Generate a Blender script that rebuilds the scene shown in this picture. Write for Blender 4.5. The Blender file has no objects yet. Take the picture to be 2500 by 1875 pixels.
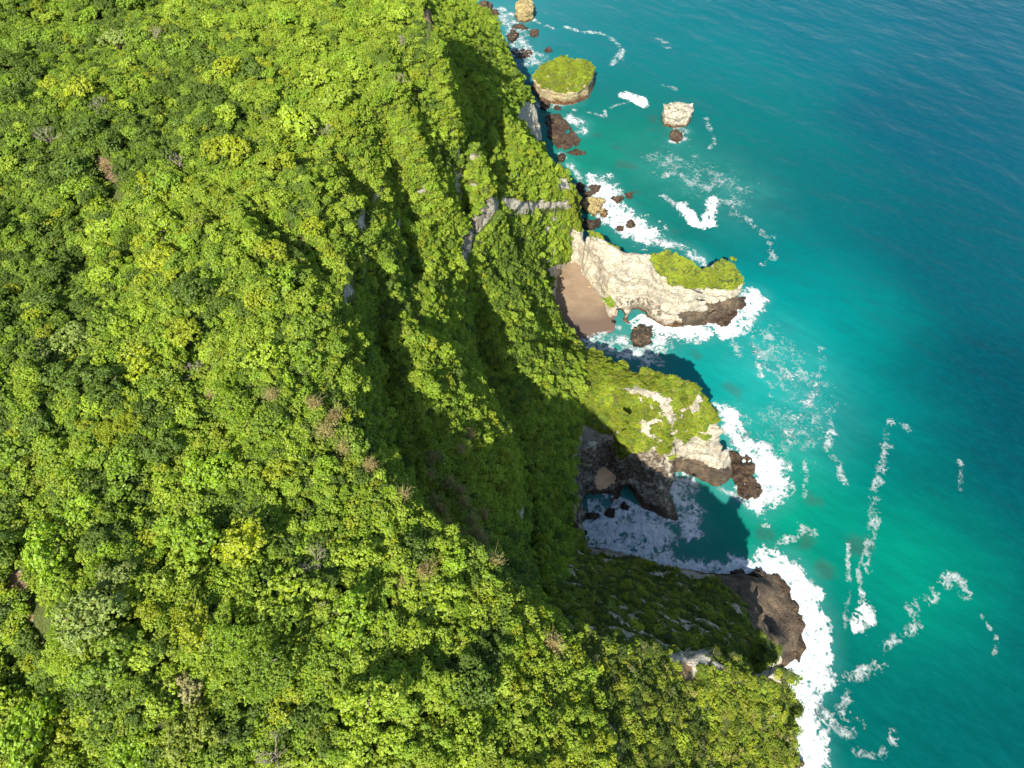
import bpy, math, random
import numpy as np
from mathutils import Vector

# ------------------------------------------------------------------ camera, sky, sun, exposure
scene = bpy.context.scene
CAM_H, PITCH, HFOV = 260.0, 55.0, 75.0
cam_data = bpy.data.cameras.new('camera')
cam = bpy.data.objects.new('camera', cam_data)
scene.collection.objects.link(cam)
cam.location = (0.0, 0.0, CAM_H)
cam.rotation_euler = (math.radians(90.0 - PITCH), 0.0, 0.0)
cam_data.sensor_width = 36.0
cam_data.lens = 18.0 / math.tan(math.radians(HFOV / 2))
cam_data.clip_start = 1.0
cam_data.clip_end = 30000.0
scene.camera = cam

SUN_EL, SHADOW_AZ = 43.0, 17.5          # shadows fall forward and to the right
world = bpy.data.worlds.new('World'); scene.world = world
world.use_nodes = True
wn = world.node_tree.nodes; wl = world.node_tree.links
sky = wn.new('ShaderNodeTexSky'); sky.sky_type = 'NISHITA'; sky.sun_disc = False
sky.sun_elevation = math.radians(SUN_EL)
sky.sun_rotation = math.radians(180.0 + SHADOW_AZ)
sky.air_density = 1.0; sky.dust_density = 0.6; sky.ozone_density = 1.0
wl.new(sky.outputs[0], wn['Background'].inputs[0])
wn['Background'].inputs[1].default_value = 0.09

sun_data = bpy.data.lights.new('sun', 'SUN')
sun_data.energy = 4.6; sun_data.angle = math.radians(0.53); sun_data.color = (1.0, 0.93, 0.80)
sun = bpy.data.objects.new('sun', sun_data); scene.collection.objects.link(sun)
_e, _a = math.radians(SUN_EL), math.radians(SHADOW_AZ)
sun_dir = Vector((math.sin(_a) * math.cos(_e), math.cos(_a) * math.cos(_e), -math.sin(_e)))
sun.rotation_euler = sun_dir.to_track_quat('-Z', 'Y').to_euler()
sun.location = (-100, -200, 400)

scene.view_settings.view_transform = 'Standard'
scene.view_settings.look = 'None'
scene.view_settings.exposure = 1.15
scene.view_settings.gamma = 1.0
scene.view_settings.use_curve_mapping = False
scene.cycles.max_bounces = 6
scene.cycles.diffuse_bounces = 3
scene.cycles.glossy_bounces = 2
scene.cycles.transmission_bounces = 3
scene.cycles.transparent_max_bounces = 6
scene.cycles.use_denoising = True
scene.cycles.denoiser = 'OPENIMAGEDENOISE'
scene.cycles.denoising_input_passes = 'RGB_ALBEDO_NORMAL'
scene.cycles.denoising_prefilter = 'ACCURATE'
scene.cycles.sample_clamp_indirect = 4.0

rng = np.random.default_rng(7)
random.seed(7)
COL = scene.collection.objects

# ------------------------------------------------------------------ photo measurements -> places
# the photo was measured at 2500 x 1875; a measured point plus its height above the sea gives its place
FPX = 1250.0 / math.tan(math.radians(HFOV / 2))
CP, SP = math.cos(math.radians(PITCH)), math.sin(math.radians(PITCH))

def W(px, py, z=0.0):
    u = (px - 1250.0) / FPX; v = (937.5 - py) / FPX
    dy = CP + v * SP; dz = -SP + v * CP
    t = (z - CAM_H) / dz
    return (u * t, dy * t)

def P(x, y, z):
    """world -> measured point"""
    zz = np.asarray(z) - CAM_H
    d = y * CP - zz * SP
    v = (y * SP + zz * CP) / d
    return 1250.0 + FPX * x / d, 937.5 - FPX * v

def in_poly(px, py, poly):
    px = np.asarray(px, float); py = np.asarray(py, float)
    r = np.zeros(px.shape, bool); n = len(poly)
    for i in range(n):
        x1, y1 = poly[i]; x2, y2 = poly[(i + 1) % n]
        c = (y1 > py) != (y2 > py)
        r ^= c & (px < (x2 - x1) * (py - y1) / (y2 - y1 + 1e-12) + x1)
    return r

def smooth01(x):
    x = np.clip(x, 0, 1); return x * x * (3 - 2 * x)

# ------------------------------------------------------------------ noise (numpy gradient noise)
_perm = np.random.default_rng(11).permutation(256).astype(np.int32)
_perm = np.concatenate([_perm, _perm, _perm])
_grad = np.random.default_rng(12).normal(size=(256, 3)).astype(np.float32)
_grad /= np.linalg.norm(_grad, axis=1)[:, None]

def noise3(x, y, z):
    x = np.asarray(x, np.float32); y = np.asarray(y, np.float32); z = np.asarray(z, np.float32)
    x, y, z = np.broadcast_arrays(x, y, z)
    xi = np.floor(x); yi = np.floor(y); zi = np.floor(z)
    xf, yf, zf = x - xi, y - yi, z - zi
    xi = xi.astype(np.int32) & 255; yi = yi.astype(np.int32) & 255; zi = zi.astype(np.int32) & 255
    u = xf * xf * xf * (xf * (xf * 6 - 15) + 10); v = yf * yf * yf * (yf * (yf * 6 - 15) + 10); w = zf * zf * zf * (zf * (zf * 6 - 15) + 10)
    def g(a, b, c):
        h = _perm[_perm[_perm[(xi + a) & 255] + ((yi + b) & 255)] + ((zi + c) & 255)]
        gr = _grad[h]
        return gr[..., 0] * (xf - a) + gr[..., 1] * (yf - b) + gr[..., 2] * (zf - c)
    def lx(b, c):
        p = g(0, b, c); return p + u * (g(1, b, c) - p)
    def ly(c):
        p = lx(0, c); return p + v * (lx(1, c) - p)
    p = ly(0)
    return (p + w * (ly(1) - p)) * 1.6

def fbm(x, y, z=0.0, oct=4, gain=0.5):
    s = 0.0; a = 1.0; f = 1.0; n = 0.0
    for i in range(oct):
        s = s + a * noise3(np.asarray(x) * f + 13.7 * i, np.asarray(y) * f + 5.1 * i, np.asarray(z) * f + 3.3 * i)
        n += a; a *= gain; f *= 2.03
    return s / n

# ------------------------------------------------------------------ coastline (z = 0); entries px,py[,z of the brow above,dx,dy]
COAST_RAW = [
    (1040, -160, 62, 6, 6), (1100, -60, 62, 6, 5), (1150, -10, 60, 6, 5), (1165, 20, 56, 6, 4), (1205, 40, 50, 6, 4), (1225, 100, 48, 6, 3), (1245, 140, 48, 6, 3), (1260, 178, 48, 6, 3), (1284, 222, 46, 6, 3),
    (1302, 246, 42, 6, 3), (1316, 288, 36, 6, 2), (1328, 335, 26, 6, 2), (1340, 380, 52, 7, 4), (1372, 415, 48, 7, 4), (1404, 443, 40, 6, 4), (1414, 470, 32, 6, 3), (1412, 505, 32, 6, 4), (1416, 535, 32, 5, 5), (1462, 566, 30, 3, 5), (1527, 609, 26, 1, 5),
    (1581, 613, 30, 0, 5), (1624, 609, 32, 0, 5), (1679, 620, 31, 0, 5), (1715, 645, 24, 1, 4), (1735, 650, 20, 0, 3), (1752, 622, 30, -2, 3),
    (1798, 613, 33, 1, 4), (1836, 638, 31, 5, 2), (1856, 678, 27, 5, 0), (1822, 738), (1780, 776), (1730, 790),
    (1664, 797), (1621, 799), (1592, 778), (1570, 766), (1538, 797), (1504, 774), (1490, 792), (1478, 802), (1447, 816), (1420, 842),
    (1440, 851, 14, 2, 4), (1480, 873, 18, 2, 4), (1516, 888, 24, 2, 4), (1552, 909, 30, 2, 5), (1590, 917, 38, 1, 6), (1624, 909, 42, 1, 6),
    (1661, 917, 43, 2, 6), (1697, 935, 43, 3, 5), (1733, 971, 40, 4, 4), (1758, 1007, 36, 5, 2), (1766, 1043, 30, 4, 1),
    (1780, 1100), (1797, 1160), (1752, 1192), (1700, 1164), (1662, 1146), (1642, 1156), (1635, 1198), (1646, 1234), (1662, 1270), (1650, 1281),
    (1620, 1264), (1589, 1250), (1546, 1236), (1517, 1217), (1490, 1240), (1450, 1262), (1415, 1284),
    (1398, 1300), (1395, 1325), (1410, 1335), (1434, 1333), (1481, 1336), (1553, 1358), (1625, 1380), (1698, 1391), (1741, 1400), (1799, 1392),
    (1864, 1396), (1897, 1400), (1910, 1420), (1940, 1478), (1956, 1506), (1957, 1590), (1940, 1619),
    (1911, 1615, 76, 5, 1), (1929, 1673, 78, 4, 0), (1947, 1713, 74, 4, 0), (1958, 1738, 72, 4, 0), (1937, 1774, 74, 4, 0), (1929, 1818, 76, 4, 0),
    (1947, 1861, 74, 4, 0), (1960, 1990, 74, 4, 0), (1950, 2150, 74, 4, 0), (1950, 2400, 74, 4, 0)]
COAST = []
for e in COAST_RAW:
    if len(e) == 2: COAST.append(W(e[0], e[1], 0.0))
    else:
        x, y = W(e[0], e[1], e[2]); COAST.append((x + e[3], y + e[4]))
COAST = np.array(COAST)
x0L, x1L, y0L, y1L, DL = -262.0, 142.0, -60.0, 690.0, 1.5
LAND_POLY = [(-400, 900)] + [tuple(COAST[0] + np.array([-60, 150]))] + [tuple(c) for c in COAST] + [(COAST[-1][0], -200), (-400, -200)]

def densify(pts, step):
    out = []
    for a, b in zip(pts[:-1], pts[1:]):
        a = np.asarray(a, float); b = np.asarray(b, float)
        n = max(1, int(math.ceil(np.linalg.norm((b - a)[:2]) / step)))
        for i in range(n): out.append(a + (b - a) * i / n)
    out.append(np.asarray(pts[-1], float))
    return np.array(out)
COAST_D = densify(COAST, 1.0)

def dist_to(pts, X, Y, chunk=4000):
    """distance from grid points to a point set"""
    xf = X.ravel(); yf = Y.ravel(); d = np.empty(xf.shape, np.float32); idx = np.empty(xf.shape, np.int32)
    p = pts.astype(np.float32)
    for i in range(0, len(xf), chunk):
        dd = (xf[i:i+chunk, None] - p[None, :, 0]) ** 2 + (yf[i:i+chunk, None] - p[None, :, 1]) ** 2
        k = dd.argmin(1); idx[i:i+chunk] = k; d[i:i+chunk] = np.sqrt(dd[np.arange(len(k)), k])
    return d.reshape(X.shape), idx.reshape(X.shape)

# ------------------------------------------------------------------ relief lines: (px, py, z)
LINES = []
def L(*p): LINES.append([(*W(a, b, c), c) for a, b, c in p])
def CLIFF(side, off, drop, *p):
    """an edge whose far side drops away unseen; side +1: drop lies to the right of the line's direction"""
    top = np.array([(*W(a, b, c), c) for a, b, c in p])
    LINES.append([tuple(t) for t in top])
    d = np.gradient(top[:, :2], axis=0); d /= np.linalg.norm(d, axis=1)[:, None] + 1e-9
    nrm = np.stack([d[:, 1], -d[:, 0]], 1) * side
    low = top.copy(); low[:, :2] += nrm * off
    low[:, 2] -= np.asarray(drop, float)
    LINES.append([tuple(t) for t in low])
def LW(*p): LINES.append(list(p))

# plateau
LW((-262, -60, 150), (-262, 690, 150)); LW((-262, 300, 150), (-130, 300, 148), (-60, 300, 146))
L((-300, 1700, 149), (0, 1500, 149), (400, 1500, 149), (800, 1600, 147), (1000, 1700, 145))
L((0, 1000, 150), (300, 1000, 151), (600, 1000, 150), (780, 1000, 147))
L((0, 500, 149), (400, 480, 150), (650, 450, 150), (780, 460, 145))
L((0, 100, 149), (400, 80, 150), (700, 60, 150), (900, 40, 150))
L((400, 750, 150), (650, 720, 150), (760, 700, 147))
L((500, 1800, 147), (900, 1850, 145), (1300, 1900, 135), (1600, 1950, 114), (1850, 1990, 90))
L((1250, 1600, 134), (1400, 1700, 125), (1600, 1760, 106), (1800, 1790, 89))
# slope with ribs, upper middle
L((800, 250, 147), (880, 350, 140), (900, 430, 134))
L((950, 130, 148), (1000, 230, 143), (1020, 330, 135), (1035, 430, 122), (1040, 520, 110), (1060, 590, 102))
L((900, 520, 131), (940, 600, 127), (960, 700, 125), (985, 800, 121))
L((1040, 640, 108), (1050, 720, 111), (1060, 800, 110))
# edge over the dark upper valley
CLIFF(-1, 5, [30, 30, 28, 26, 24, 22, 20, 16, 14], (1010, -60, 150), (1040, -20, 149), (1052, 40, 148), (1062, 120, 144), (1092, 200, 138), (1106, 240, 134), (1136, 290, 127), (1162, 330, 119), (1172, 375, 112))
L((1172, 375, 112), (1188, 427, 104), (1192, 455, 100))
L((1075, 20, 116), (1100, 110, 108), (1125, 180, 103), (1150, 260, 95), (1185, 340, 92), (1205, 410, 90))
L((1030, -60, 112), (1120, 20, 95), (1170, 60, 78))
L((1145, 150, 100), (1165, 182, 101), (1196, 224, 94), (1222, 275, 87), (1240, 345, 82), (1243, 400, 80))
L((1180, 130, 76), (1215, 190, 72), (1240, 240, 70), (1262, 300, 66), (1275, 345, 64))
# strip of lit scrub above the upper shore
L((1100, -60, 62), (1150, -10, 60), (1165, 20, 56), (1205, 40, 50), (1225, 100, 48), (1245, 140, 48), (1260, 178, 48), (1284, 222, 46), (1302, 246, 42), (1316, 288, 36))
L((1150, 78, 76), (1192, 112, 70), (1236, 150, 62), (1256, 190, 58), (1270, 235, 54))
L((1290, 290, 50), (1312, 330, 34), (1316, 360, 30))
# wooded spur with the pale rock band under it
L((1200, 452, 92), (1245, 420, 84), (1285, 370, 74), (1299, 354, 70), (1335, 385, 60), (1372, 415, 50), (1402, 442, 42), (1412, 468, 34))
L((1225, 466, 88), (1270, 462, 78), (1320, 470, 66), (1365, 478, 52), (1398, 480, 42))
L((1218, 482, 82), (1260, 500, 72), (1310, 500, 60), (1368, 508, 46), (1395, 512, 38))
# pale curved cliff and the bowl below it
L((1185, 470, 96), (1165, 500, 96), (1140, 540, 95), (1122, 580, 97), (1112, 620, 98))
L((1222, 530, 66), (1190, 556, 64), (1165, 585, 62), (1150, 625, 63), (1143, 660, 64))
CLIFF(-1, 6, [32, 32, 31, 30, 30, 32, 34, 33, 28, 16], (1112, 620, 96), (1106, 690, 96), (1112, 760, 95), (1128, 850, 93), (1172, 940, 91), (1222, 1045, 91), (1242, 1150, 94), (1240, 1250, 96), (1262, 1380, 106), (1290, 1480, 124))
L((1240, 520, 67), (1300, 520, 58), (1345, 530, 46))
L((1230, 590, 64), (1290, 610, 49), (1345, 575, 32))
L((1200, 680, 68), (1250, 690, 62), (1310, 670, 42), (1336, 672, 20))
L((1190, 780, 70), (1250, 790, 64), (1300, 780, 49), (1330, 770, 26))
L((1230, 880, 67), (1290, 870, 57), (1350, 850, 28), (1392, 850, 16))
L((1270, 980, 60), (1330, 960, 51), (1390, 930, 38), (1430, 905, 30))
L((1290, 1100, 57), (1340, 1100, 52), (1385, 1090, 47))
L((1295, 1220, 61), (1345, 1210, 56), (1390, 1200, 50))
L((1310, 1330, 70), (1350, 1330, 62), (1400, 1320, 45))
# brow of the dark slope over the inner bay
CLIFF(-1, 5, [26, 30, 34, 38, 42], (1400, 1010, 42), (1394, 1080, 43), (1394, 1150, 45), (1400, 1220, 48), (1406, 1290, 48))
# plateau edge and bench below it
CLIFF(-1, 5, [6, 8, 9, 14, 20, 25, 27, 28, 27, 25, 23, 20, 15], (868, 400, 139), (872, 470, 137), (892, 525, 134), (850, 590, 137), (842, 680, 138), (848, 770, 140), (860, 880, 141), (868, 1010, 141), (930, 1120, 141), (1000, 1230, 139), (1070, 1300, 137), (1150, 1340, 135), (1230, 1430, 132))
L((920, 860, 116), (1000, 830, 124), (1080, 850, 114)); L((930, 1000, 116), (1030, 930, 121), (1120, 940, 105))
L((1000, 1120, 113), (1100, 1090, 113), (1190, 1100, 104)); L((1080, 1210, 110), (1150, 1220, 108), (1210, 1220, 102))
L((1012, 872, 117), (1030, 864, 117))
# bottom headland: brow, shaded wall
L((1230, 1430, 132), (1272, 1490, 131), (1322, 1500, 128), (1372, 1530, 124), (1474, 1560, 115), (1553, 1568, 108), (1622, 1602, 101), (1698, 1600, 95), (1763, 1628, 92), (1857, 1660, 86), (1900, 1655, 82), (1926, 1674, 80))
L((1340, 1420, 92), (1450, 1450, 76), (1560, 1480, 66), (1680, 1510, 56), (1780, 1540, 50), (1850, 1580, 50), (1890, 1610, 54))
L((1440, 1385, 46), (1550, 1410, 38), (1660, 1430, 31), (1745, 1450, 24), (1790, 1490, 28), (1830, 1540, 34))
L((1926, 1674, 80), (1944, 1713, 75), (1955, 1738, 73), (1936, 1774, 75), (1930, 1818, 77), (1946, 1861, 75), (1958, 1990, 75), (1950, 2200, 75))
L((1900, 1700, 82), (1912, 1760, 80), (1900, 1860, 82))
# low rocky toe of the bottom headland
L((1760, 1410, 10), (1850, 1420, 9), (1890, 1440, 6)); L((1795, 1445, 9), (1830, 1470, 14), (1868, 1510, 19), (1885, 1555, 19), (1912, 1556, 9)); L((1880, 1470, 3), (1900, 1510, 2), (1918, 1545, 2))
L((1832, 1512, 3), (1856, 1556, 4)); L((1905, 1460, 3), (1935, 1520, 2.5), (1940, 1580, 3)); L((1912, 1470, 2), (1925, 1530, 1))
# middle headland
L((1440, 852, 14), (1480, 874, 19), (1516, 889, 25), (1552, 910, 31), (1585, 917, 37), (1624, 910, 42), (1661, 918, 43), (1697, 936, 43), (1733, 972, 40), (1758, 1008, 36), (1766, 1044, 29), (1782, 1108, 8))
L((1440, 930, 32), (1480, 940, 35), (1524, 945, 38), (1580, 955, 42), (1625, 965, 44), (1660, 985, 42), (1700, 1030, 36), (1745, 1090, 20))
L((1412, 1008, 42), (1430, 1036, 41), (1481, 1057, 37), (1535, 1052, 36), (1589, 1060, 34), (1625, 1086, 31), (1680, 1104, 25), (1734, 1132, 14), (1788, 1158, 5))
L((1420, 1120, 12), (1440, 1130, 10), (1480, 1132, 9), (1520, 1150, 9)); L((1455, 1150, 5), (1480, 1165, 4), (1500, 1180, 3))
L((1560, 1150, 14), (1590, 1170, 13), (1600, 1210, 8), (1625, 1245, 4)); L((1560, 1110, 24), (1600, 1120, 24), (1640, 1112, 22))
L((1430, 1200, 4), (1480, 1215, 3), (1510, 1205, 3))
# upper headland
L((1404, 535, 36), (1406, 556, 34), (1462, 570, 31), (1527, 612, 27), (1581, 614, 30), (1624, 610, 33), (1679, 621, 32), (1712, 645, 26), (1738, 652, 25), (1762, 618, 33), (1798, 614, 35), (1836, 640, 32), (1856, 680, 28))
L((1352, 562, 34), (1380, 585, 24), (1390, 620, 14)); L((1412, 600, 20), (1440, 630, 20), (1480, 660, 21), (1530, 670, 24), (1580, 660, 27))
L((1600, 655, 29), (1635, 688, 27), (1679, 700, 26), (1751, 704, 25), (1845, 696, 23))
L((1540, 720, 12), (1560, 735, 7)); L((1480, 715, 10), (1510, 745, 6)); L((1600, 745, 9), (1640, 775, 6), (1660, 770, 6)); L((1690, 742, 5), (1750, 738, 4.5), (1812, 722, 4)); L((1690, 770, 2), (1750, 768, 2), (1805, 745, 1.5))
# beach
BEACH_PX = [(1389, 650), (1411, 658), (1447, 700), (1483, 748), (1487, 790), (1478, 801), (1447, 815), (1407, 836), (1375, 814), (1353, 777), (1348, 725), (1360, 689)]
L((1385, 668, 4.0), (1362, 700, 3.6), (1356, 770, 2.6), (1380, 806, 1.8)); L((1400, 690, 3), (1430, 720, 2.2), (1460, 770, 1.0)); L((1380, 740, 2.6), (1410, 800, 1.2))

# ------------------------------------------------------------------ solve the relief on a grid
gx = np.arange(x0L, x1L, DL); gy = np.arange(y0L, y1L, DL)
GX, GY = np.meshgrid(gx, gy, indexing='ij')
land = in_poly(GX, GY, LAND_POLY)
dcoast, _ = dist_to(COAST_D, GX, GY)
fix = np.zeros(GX.shape, bool); val = np.zeros(GX.shape); cnt = np.zeros(GX.shape)
for ln in LINES:
    d = densify(ln, 0.6)
    i = np.clip(np.round((d[:, 0] - x0L) / DL).astype(int), 0, len(gx) - 1); j = np.clip(np.round((d[:, 1] - y0L) / DL).astype(int), 0, len(gy) - 1)
    np.add.at(val, (i, j), d[:, 2]); np.add.at(cnt, (i, j), 1)
m = cnt > 0
val[m] /= cnt[m]; fix |= m
sea = ~land
coastcell = land & (dcoast < DL * 0.9)
val[coastcell] = 0.6; fix |= coastcell
val[sea] = -np.minimum(12.0, 0.8 + 0.7 * dcoast[sea]); fix |= sea
def solve(val, fix, it, init):
    H = np.where(fix, val, init)
    for k in range(it):
        Pd = np.pad(H, 1, mode='edge')
        n = (Pd[:-2, 1:-1] + Pd[2:, 1:-1] + Pd[1:-1, :-2] + Pd[1:-1, 2:]) * 0.25
        H = np.where(fix, val, H + 1.0 * (n - H))
    return H
def down(v, f):
    a, b = v.shape[0] // 2 * 2, v.shape[1] // 2 * 2
    vv = np.where(f, v, 0)[:a, :b].reshape(a // 2, 2, b // 2, 2).sum((1, 3)); ff = f[:a, :b].reshape(a // 2, 2, b // 2, 2).sum((1, 3))
    return np.where(ff > 0, vv / np.maximum(ff, 1), 0), ff > 0
levels = [(val, fix)]
for k in range(5): levels.append(down(*levels[-1]))
Hs = np.full(levels[-1][0].shape, 100.0)
for k in range(5, -1, -1):
    v, f = levels[k]
    if k < 5:
        up = np.repeat(np.repeat(Hs, 2, 0), 2, 1)
        up = np.pad(up, ((0, max(0, v.shape[0] - up.shape[0])), (0, max(0, v.shape[1] - up.shape[1]))), mode='edge')[:v.shape[0], :v.shape[1]]
    else: up = Hs
    Hs = solve(v, f, 260 if k else 160, up)
# soften the creases where lines meet, keep the cliffs
for k in range(2):
    Pd = np.pad(Hs, 1, mode='edge')
    n = (Pd[:-2, 1:-1] + Pd[2:, 1:-1] + Pd[1:-1, :-2] + Pd[1:-1, 2:]) * 0.25
    Hs = np.where(land, 0.5 * Hs + 0.5 * n, Hs)

# gullies that cut the wooded slopes: (depth, half width, points px,py,z)
GULLIES = [
    (7, 3.0, (980, 150, 145), (1000, 210, 142), (1020, 275, 138), (1024, 300, 136)),
    (9, 3.2, (936, 270, 143), (936, 320, 140), (945, 400, 134), (965, 440, 128)),
    (8, 3.0, (835, 360, 145), (850, 410, 142), (900, 460, 134), (950, 505, 126)),
    (8, 3.2, (985, 400, 130), (992, 460, 124), (985, 530, 118), (992, 600, 114), (998, 660, 112)),
    (7, 2.5, (1180, 340, 92), (1192, 385, 91), (1196, 430, 91)),
    (6, 2.5, (1215, 300, 88), (1228, 360, 84), (1232, 420, 83)),
    (5, 2.5, (1122, 330, 126), (1130, 400, 118), (1140, 450, 110)),
    (6, 3.0, (1330, 560, 44), (1325, 610, 40), (1332, 650, 32)),
    (5, 3.0, (640, 520, 150), (720, 570, 149), (770, 620, 147)),
    (2, 4.0, (0, 1080, 150), (60, 1150, 150), (70, 1300, 150), (100, 1420, 149)),
    (6, 3.5, (1010, 640, 112), (1000, 720, 114), (1005, 800, 114))]
for dep, hw, *pts in GULLIES:
    pl = densify([W(*p) for p in pts], 1.0)
    d, _ = dist_to(pl, GX, GY)
    Hs = Hs - dep * np.exp(-(d / hw) ** 2) * land
# rolling relief, kept off the shore
amp = np.clip((dcoast - 3) / 25.0, 0, 1) * land
Hs = Hs + amp * (3.6 * fbm(GX / 30.0, GY / 30.0, 0.3, 3) + 1.5 * fbm(GX / 9.0, GY / 9.0, 7.3, 2))
bp = [W(a, b, 2.0) for a, b in BEACH_PX]
bc = np.mean(bp, 0); bp2 = [tuple(bc + (np.array(p) - bc) * 1.06) for p in bp]
b_up = np.array(W(1385, 660, 4)); b_dn = np.array(W(1447, 818, 0)); bd = b_dn - b_up; bl = np.linalg.norm(bd); bd = bd / bl
def beach_z(x, y, h=None):
    t = ((x - b_up[0]) * bd[0] + (y - b_up[1]) * bd[1]) / bl
    return 4.6 - 4.5 * np.clip(t, -0.2, 1.3)
_in = in_poly(GX, GY, bp2)
Hs[_in] = np.minimum(Hs[_in], beach_z(GX, GY)[_in] - 0.8)
# hollow with a pocket of sand, and the cave floor in front of it
for _pg, _z in (([(1446, 1148), (1465, 1130), (1492, 1138), (1512, 1165), (1500, 1192), (1470, 1206), (1450, 1194)], 3.0), ([(1425, 1200), (1470, 1204), (1505, 1196), (1530, 1215), (1500, 1250), (1440, 1275)], 0.8)):
    _in = in_poly(GX, GY, [W(a, b, _z) for a, b in _pg]); Hs[_in] = np.minimum(Hs[_in], _z)
fold = smooth01((-22 - GX) / 38) * land
_u, _v = (GX * 0.8 + GY * 0.6), (GY * 0.8 - GX * 0.6)
Hs = Hs + fold * (6.5 * fbm(_u / 30.0, _v / 62.0, 4.7, 3) - 2.5 * np.clip(1 - np.abs(fbm(_u / 24.0, _v / 60.0, 9.1, 2)) * 9, 0, 1))
gxx, gyy = np.gradient(Hs, DL)
SLOPE = np.sqrt(gxx ** 2 + gyy ** 2)

def bil(F, x, y):
    fx = np.clip((np.asarray(x) - x0L) / DL, 0, len(gx) - 1.001); fy = np.clip((np.asarray(y) - y0L) / DL, 0, len(gy) - 1.001)
    i = fx.astype(int); j = fy.astype(int); a = fx - i; b = fy - j
    return (F[i, j] * (1 - a) + F[i + 1, j] * a) * (1 - b) + (F[i, j + 1] * (1 - a) + F[i + 1, j + 1] * a) * b

# ------------------------------------------------------------------ surface nets: land with real rock relief and overhangs
def surface_nets(x0, x1, y0, y1, z0, z1, s, rough, caves=()):
    X = np.arange(x0, x1, s, dtype=np.float32); Y = np.arange(y0, y1, s, dtype=np.float32); Z = np.arange(z0, z1, s, dtype=np.float32)
    XX, YY = np.meshgrid(X, Y, indexing='ij')
    h = bil(Hs, XX, YY).astype(np.float32); g = np.sqrt(1 + np.minimum(bil(SLOPE, XX, YY), 8) ** 2).astype(np.float32)
    F = (Z[None, None, :] - h[:, :, None]) / g[:, :, None]
    np.clip(F, -6, 6, out=F)
    I, J, K = np.nonzero(np.abs(F) < 3.6)
    px, py, pz = X[I], Y[J], Z[K]
    steep = np.clip((g[I, J] - 1.25) / 1.2, 0, 1)
    n = 2.2 * fbm(px / 9.0, py / 9.0, pz / 8.0, 3) + 1.1 * fbm(px / 3.0, py / 3.0, pz / 2.0, 3, 0.6)
    ledge = 0.55 * np.sin(pz * 1.15 + 2.2 * noise3(px / 14, py / 14, pz / 20)) * (0.4 + noise3(px / 10, py / 10, 3.0))
    low = np.clip((pz + 1.0) / 3.0, 0.25, 1)
    F[I, J, K] += (n + ledge) * (0.25 + 0.75 * steep) * low * rough
    for (cx, cy, cz), (ra, rb, rc), rot in caves:
        A_, B_ = XX[:, :, None] - cx, YY[:, :, None] - cy
        c_, s_ = math.cos(rot), math.sin(rot)
        u_, v_ = A_ * c_ + B_ * s_, -A_ * s_ + B_ * c_
        wob_ = 0.30 * noise3(XX[:, :, None] / 3.0, YY[:, :, None] / 3.0, Z[None, None, :] / 3.0)
        e = np.sqrt((u_ / ra) ** 2 + (v_ / rb) ** 2 + ((Z[None, None, :] - cz) / rc) ** 2) - 1 + wob_
        F = np.maximum(F, -e * min(ra, rb, rc))
    return net_of(F, X, Y, Z, s)

def net_of(F, X, Y, Z, s):
    S = F < 0
    c = S[:-1, :-1, :-1].astype(np.int8)
    for a in (0, 1):
        for b in (0, 1):
            for d in (0, 1):
                if a + b + d: c += S[a:S.shape[0]-1+a, b:S.shape[1]-1+b, d:S.shape[2]-1+d]
    I, J, K = np.nonzero((c > 0) & (c < 8))
    vid = np.full(c.shape, -1, np.int32); vid[I, J, K] = np.arange(len(I))
    corners = [(a, b, d) for a in (0, 1) for b in (0, 1) for d in (0, 1)]
    V = {k: F[I + k[0], J + k[1], K + k[2]] for k in corners}
    acc = np.zeros((len(I), 3), np.float32); num = np.zeros(len(I), np.float32)
    for ax in range(3):
        for k in corners:
            if k[ax]: continue
            k2 = list(k); k2[ax] = 1; k2 = tuple(k2)
            va, vb = V[k], V[k2]; cr = (va < 0) != (vb < 0)
            t = np.where(cr, va / np.where(cr, va - vb, 1), 0)
            p = np.tile(np.array(k, np.float32), (len(I), 1)); p[:, ax] = t
            acc[cr] += p[cr]; num[cr] += 1
    co = acc / num[:, None]
    co = np.stack([X[0] + (I + co[:, 0]) * s, Y[0] + (J + co[:, 1]) * s, Z[0] + (K + co[:, 2]) * s], 1)
    quads = []
    for ax in range(3):
        sl0 = [slice(1, -1)] * 3; sl0[ax] = slice(0, -1); sl1 = [slice(1, -1)] * 3; sl1[ax] = slice(1, None)
        A, B = S[tuple(sl0)], S[tuple(sl1)]
        e = np.nonzero(A != B); off = [1, 1, 1]; off[ax] = 0
        i, j, k = (e[q] + off[q] for q in range(3))
        flip = A[e]
        o1, o2 = [(1, 2), (2, 0), (0, 1)][ax]
        def cell(a, b):
            q = [i.copy(), j.copy(), k.copy()]; q[o1] -= a; q[o2] -= b
            return vid[q[0], q[1], q[2]]
        q = np.stack([cell(1, 1), cell(0, 1), cell(0, 0), cell(1, 0)], 1)
        q[~flip] = q[~flip][:, ::-1]
        quads.append(q)
    q = np.concatenate(quads); q = q[(q >= 0).all(1)]
    return co, q

def mesh_from(name, co, quads, smooth=True):
    used = np.unique(quads); mp = np.full(len(co), -1, np.int64); mp[used] = np.arange(len(used))
    co = co[used]; quads = mp[quads]
    me = bpy.data.meshes.new(name)
    me.vertices.add(len(co)); me.vertices.foreach_set('co', np.asarray(co, np.float32).ravel())
    n = quads.shape[1]
    me.loops.add(quads.size); me.loops.foreach_set('vertex_index', quads.astype(np.int32).ravel())
    me.polygons.add(len(quads)); me.polygons.foreach_set('loop_start', np.arange(0, quads.size, n, dtype=np.int32)); me.polygons.foreach_set('loop_total', np.full(len(quads), n, np.int32))
    me.update(calc_edges=True)
    me.polygons.foreach_set('use_smooth', np.full(len(quads), smooth, bool))
    return me, co, quads

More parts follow.
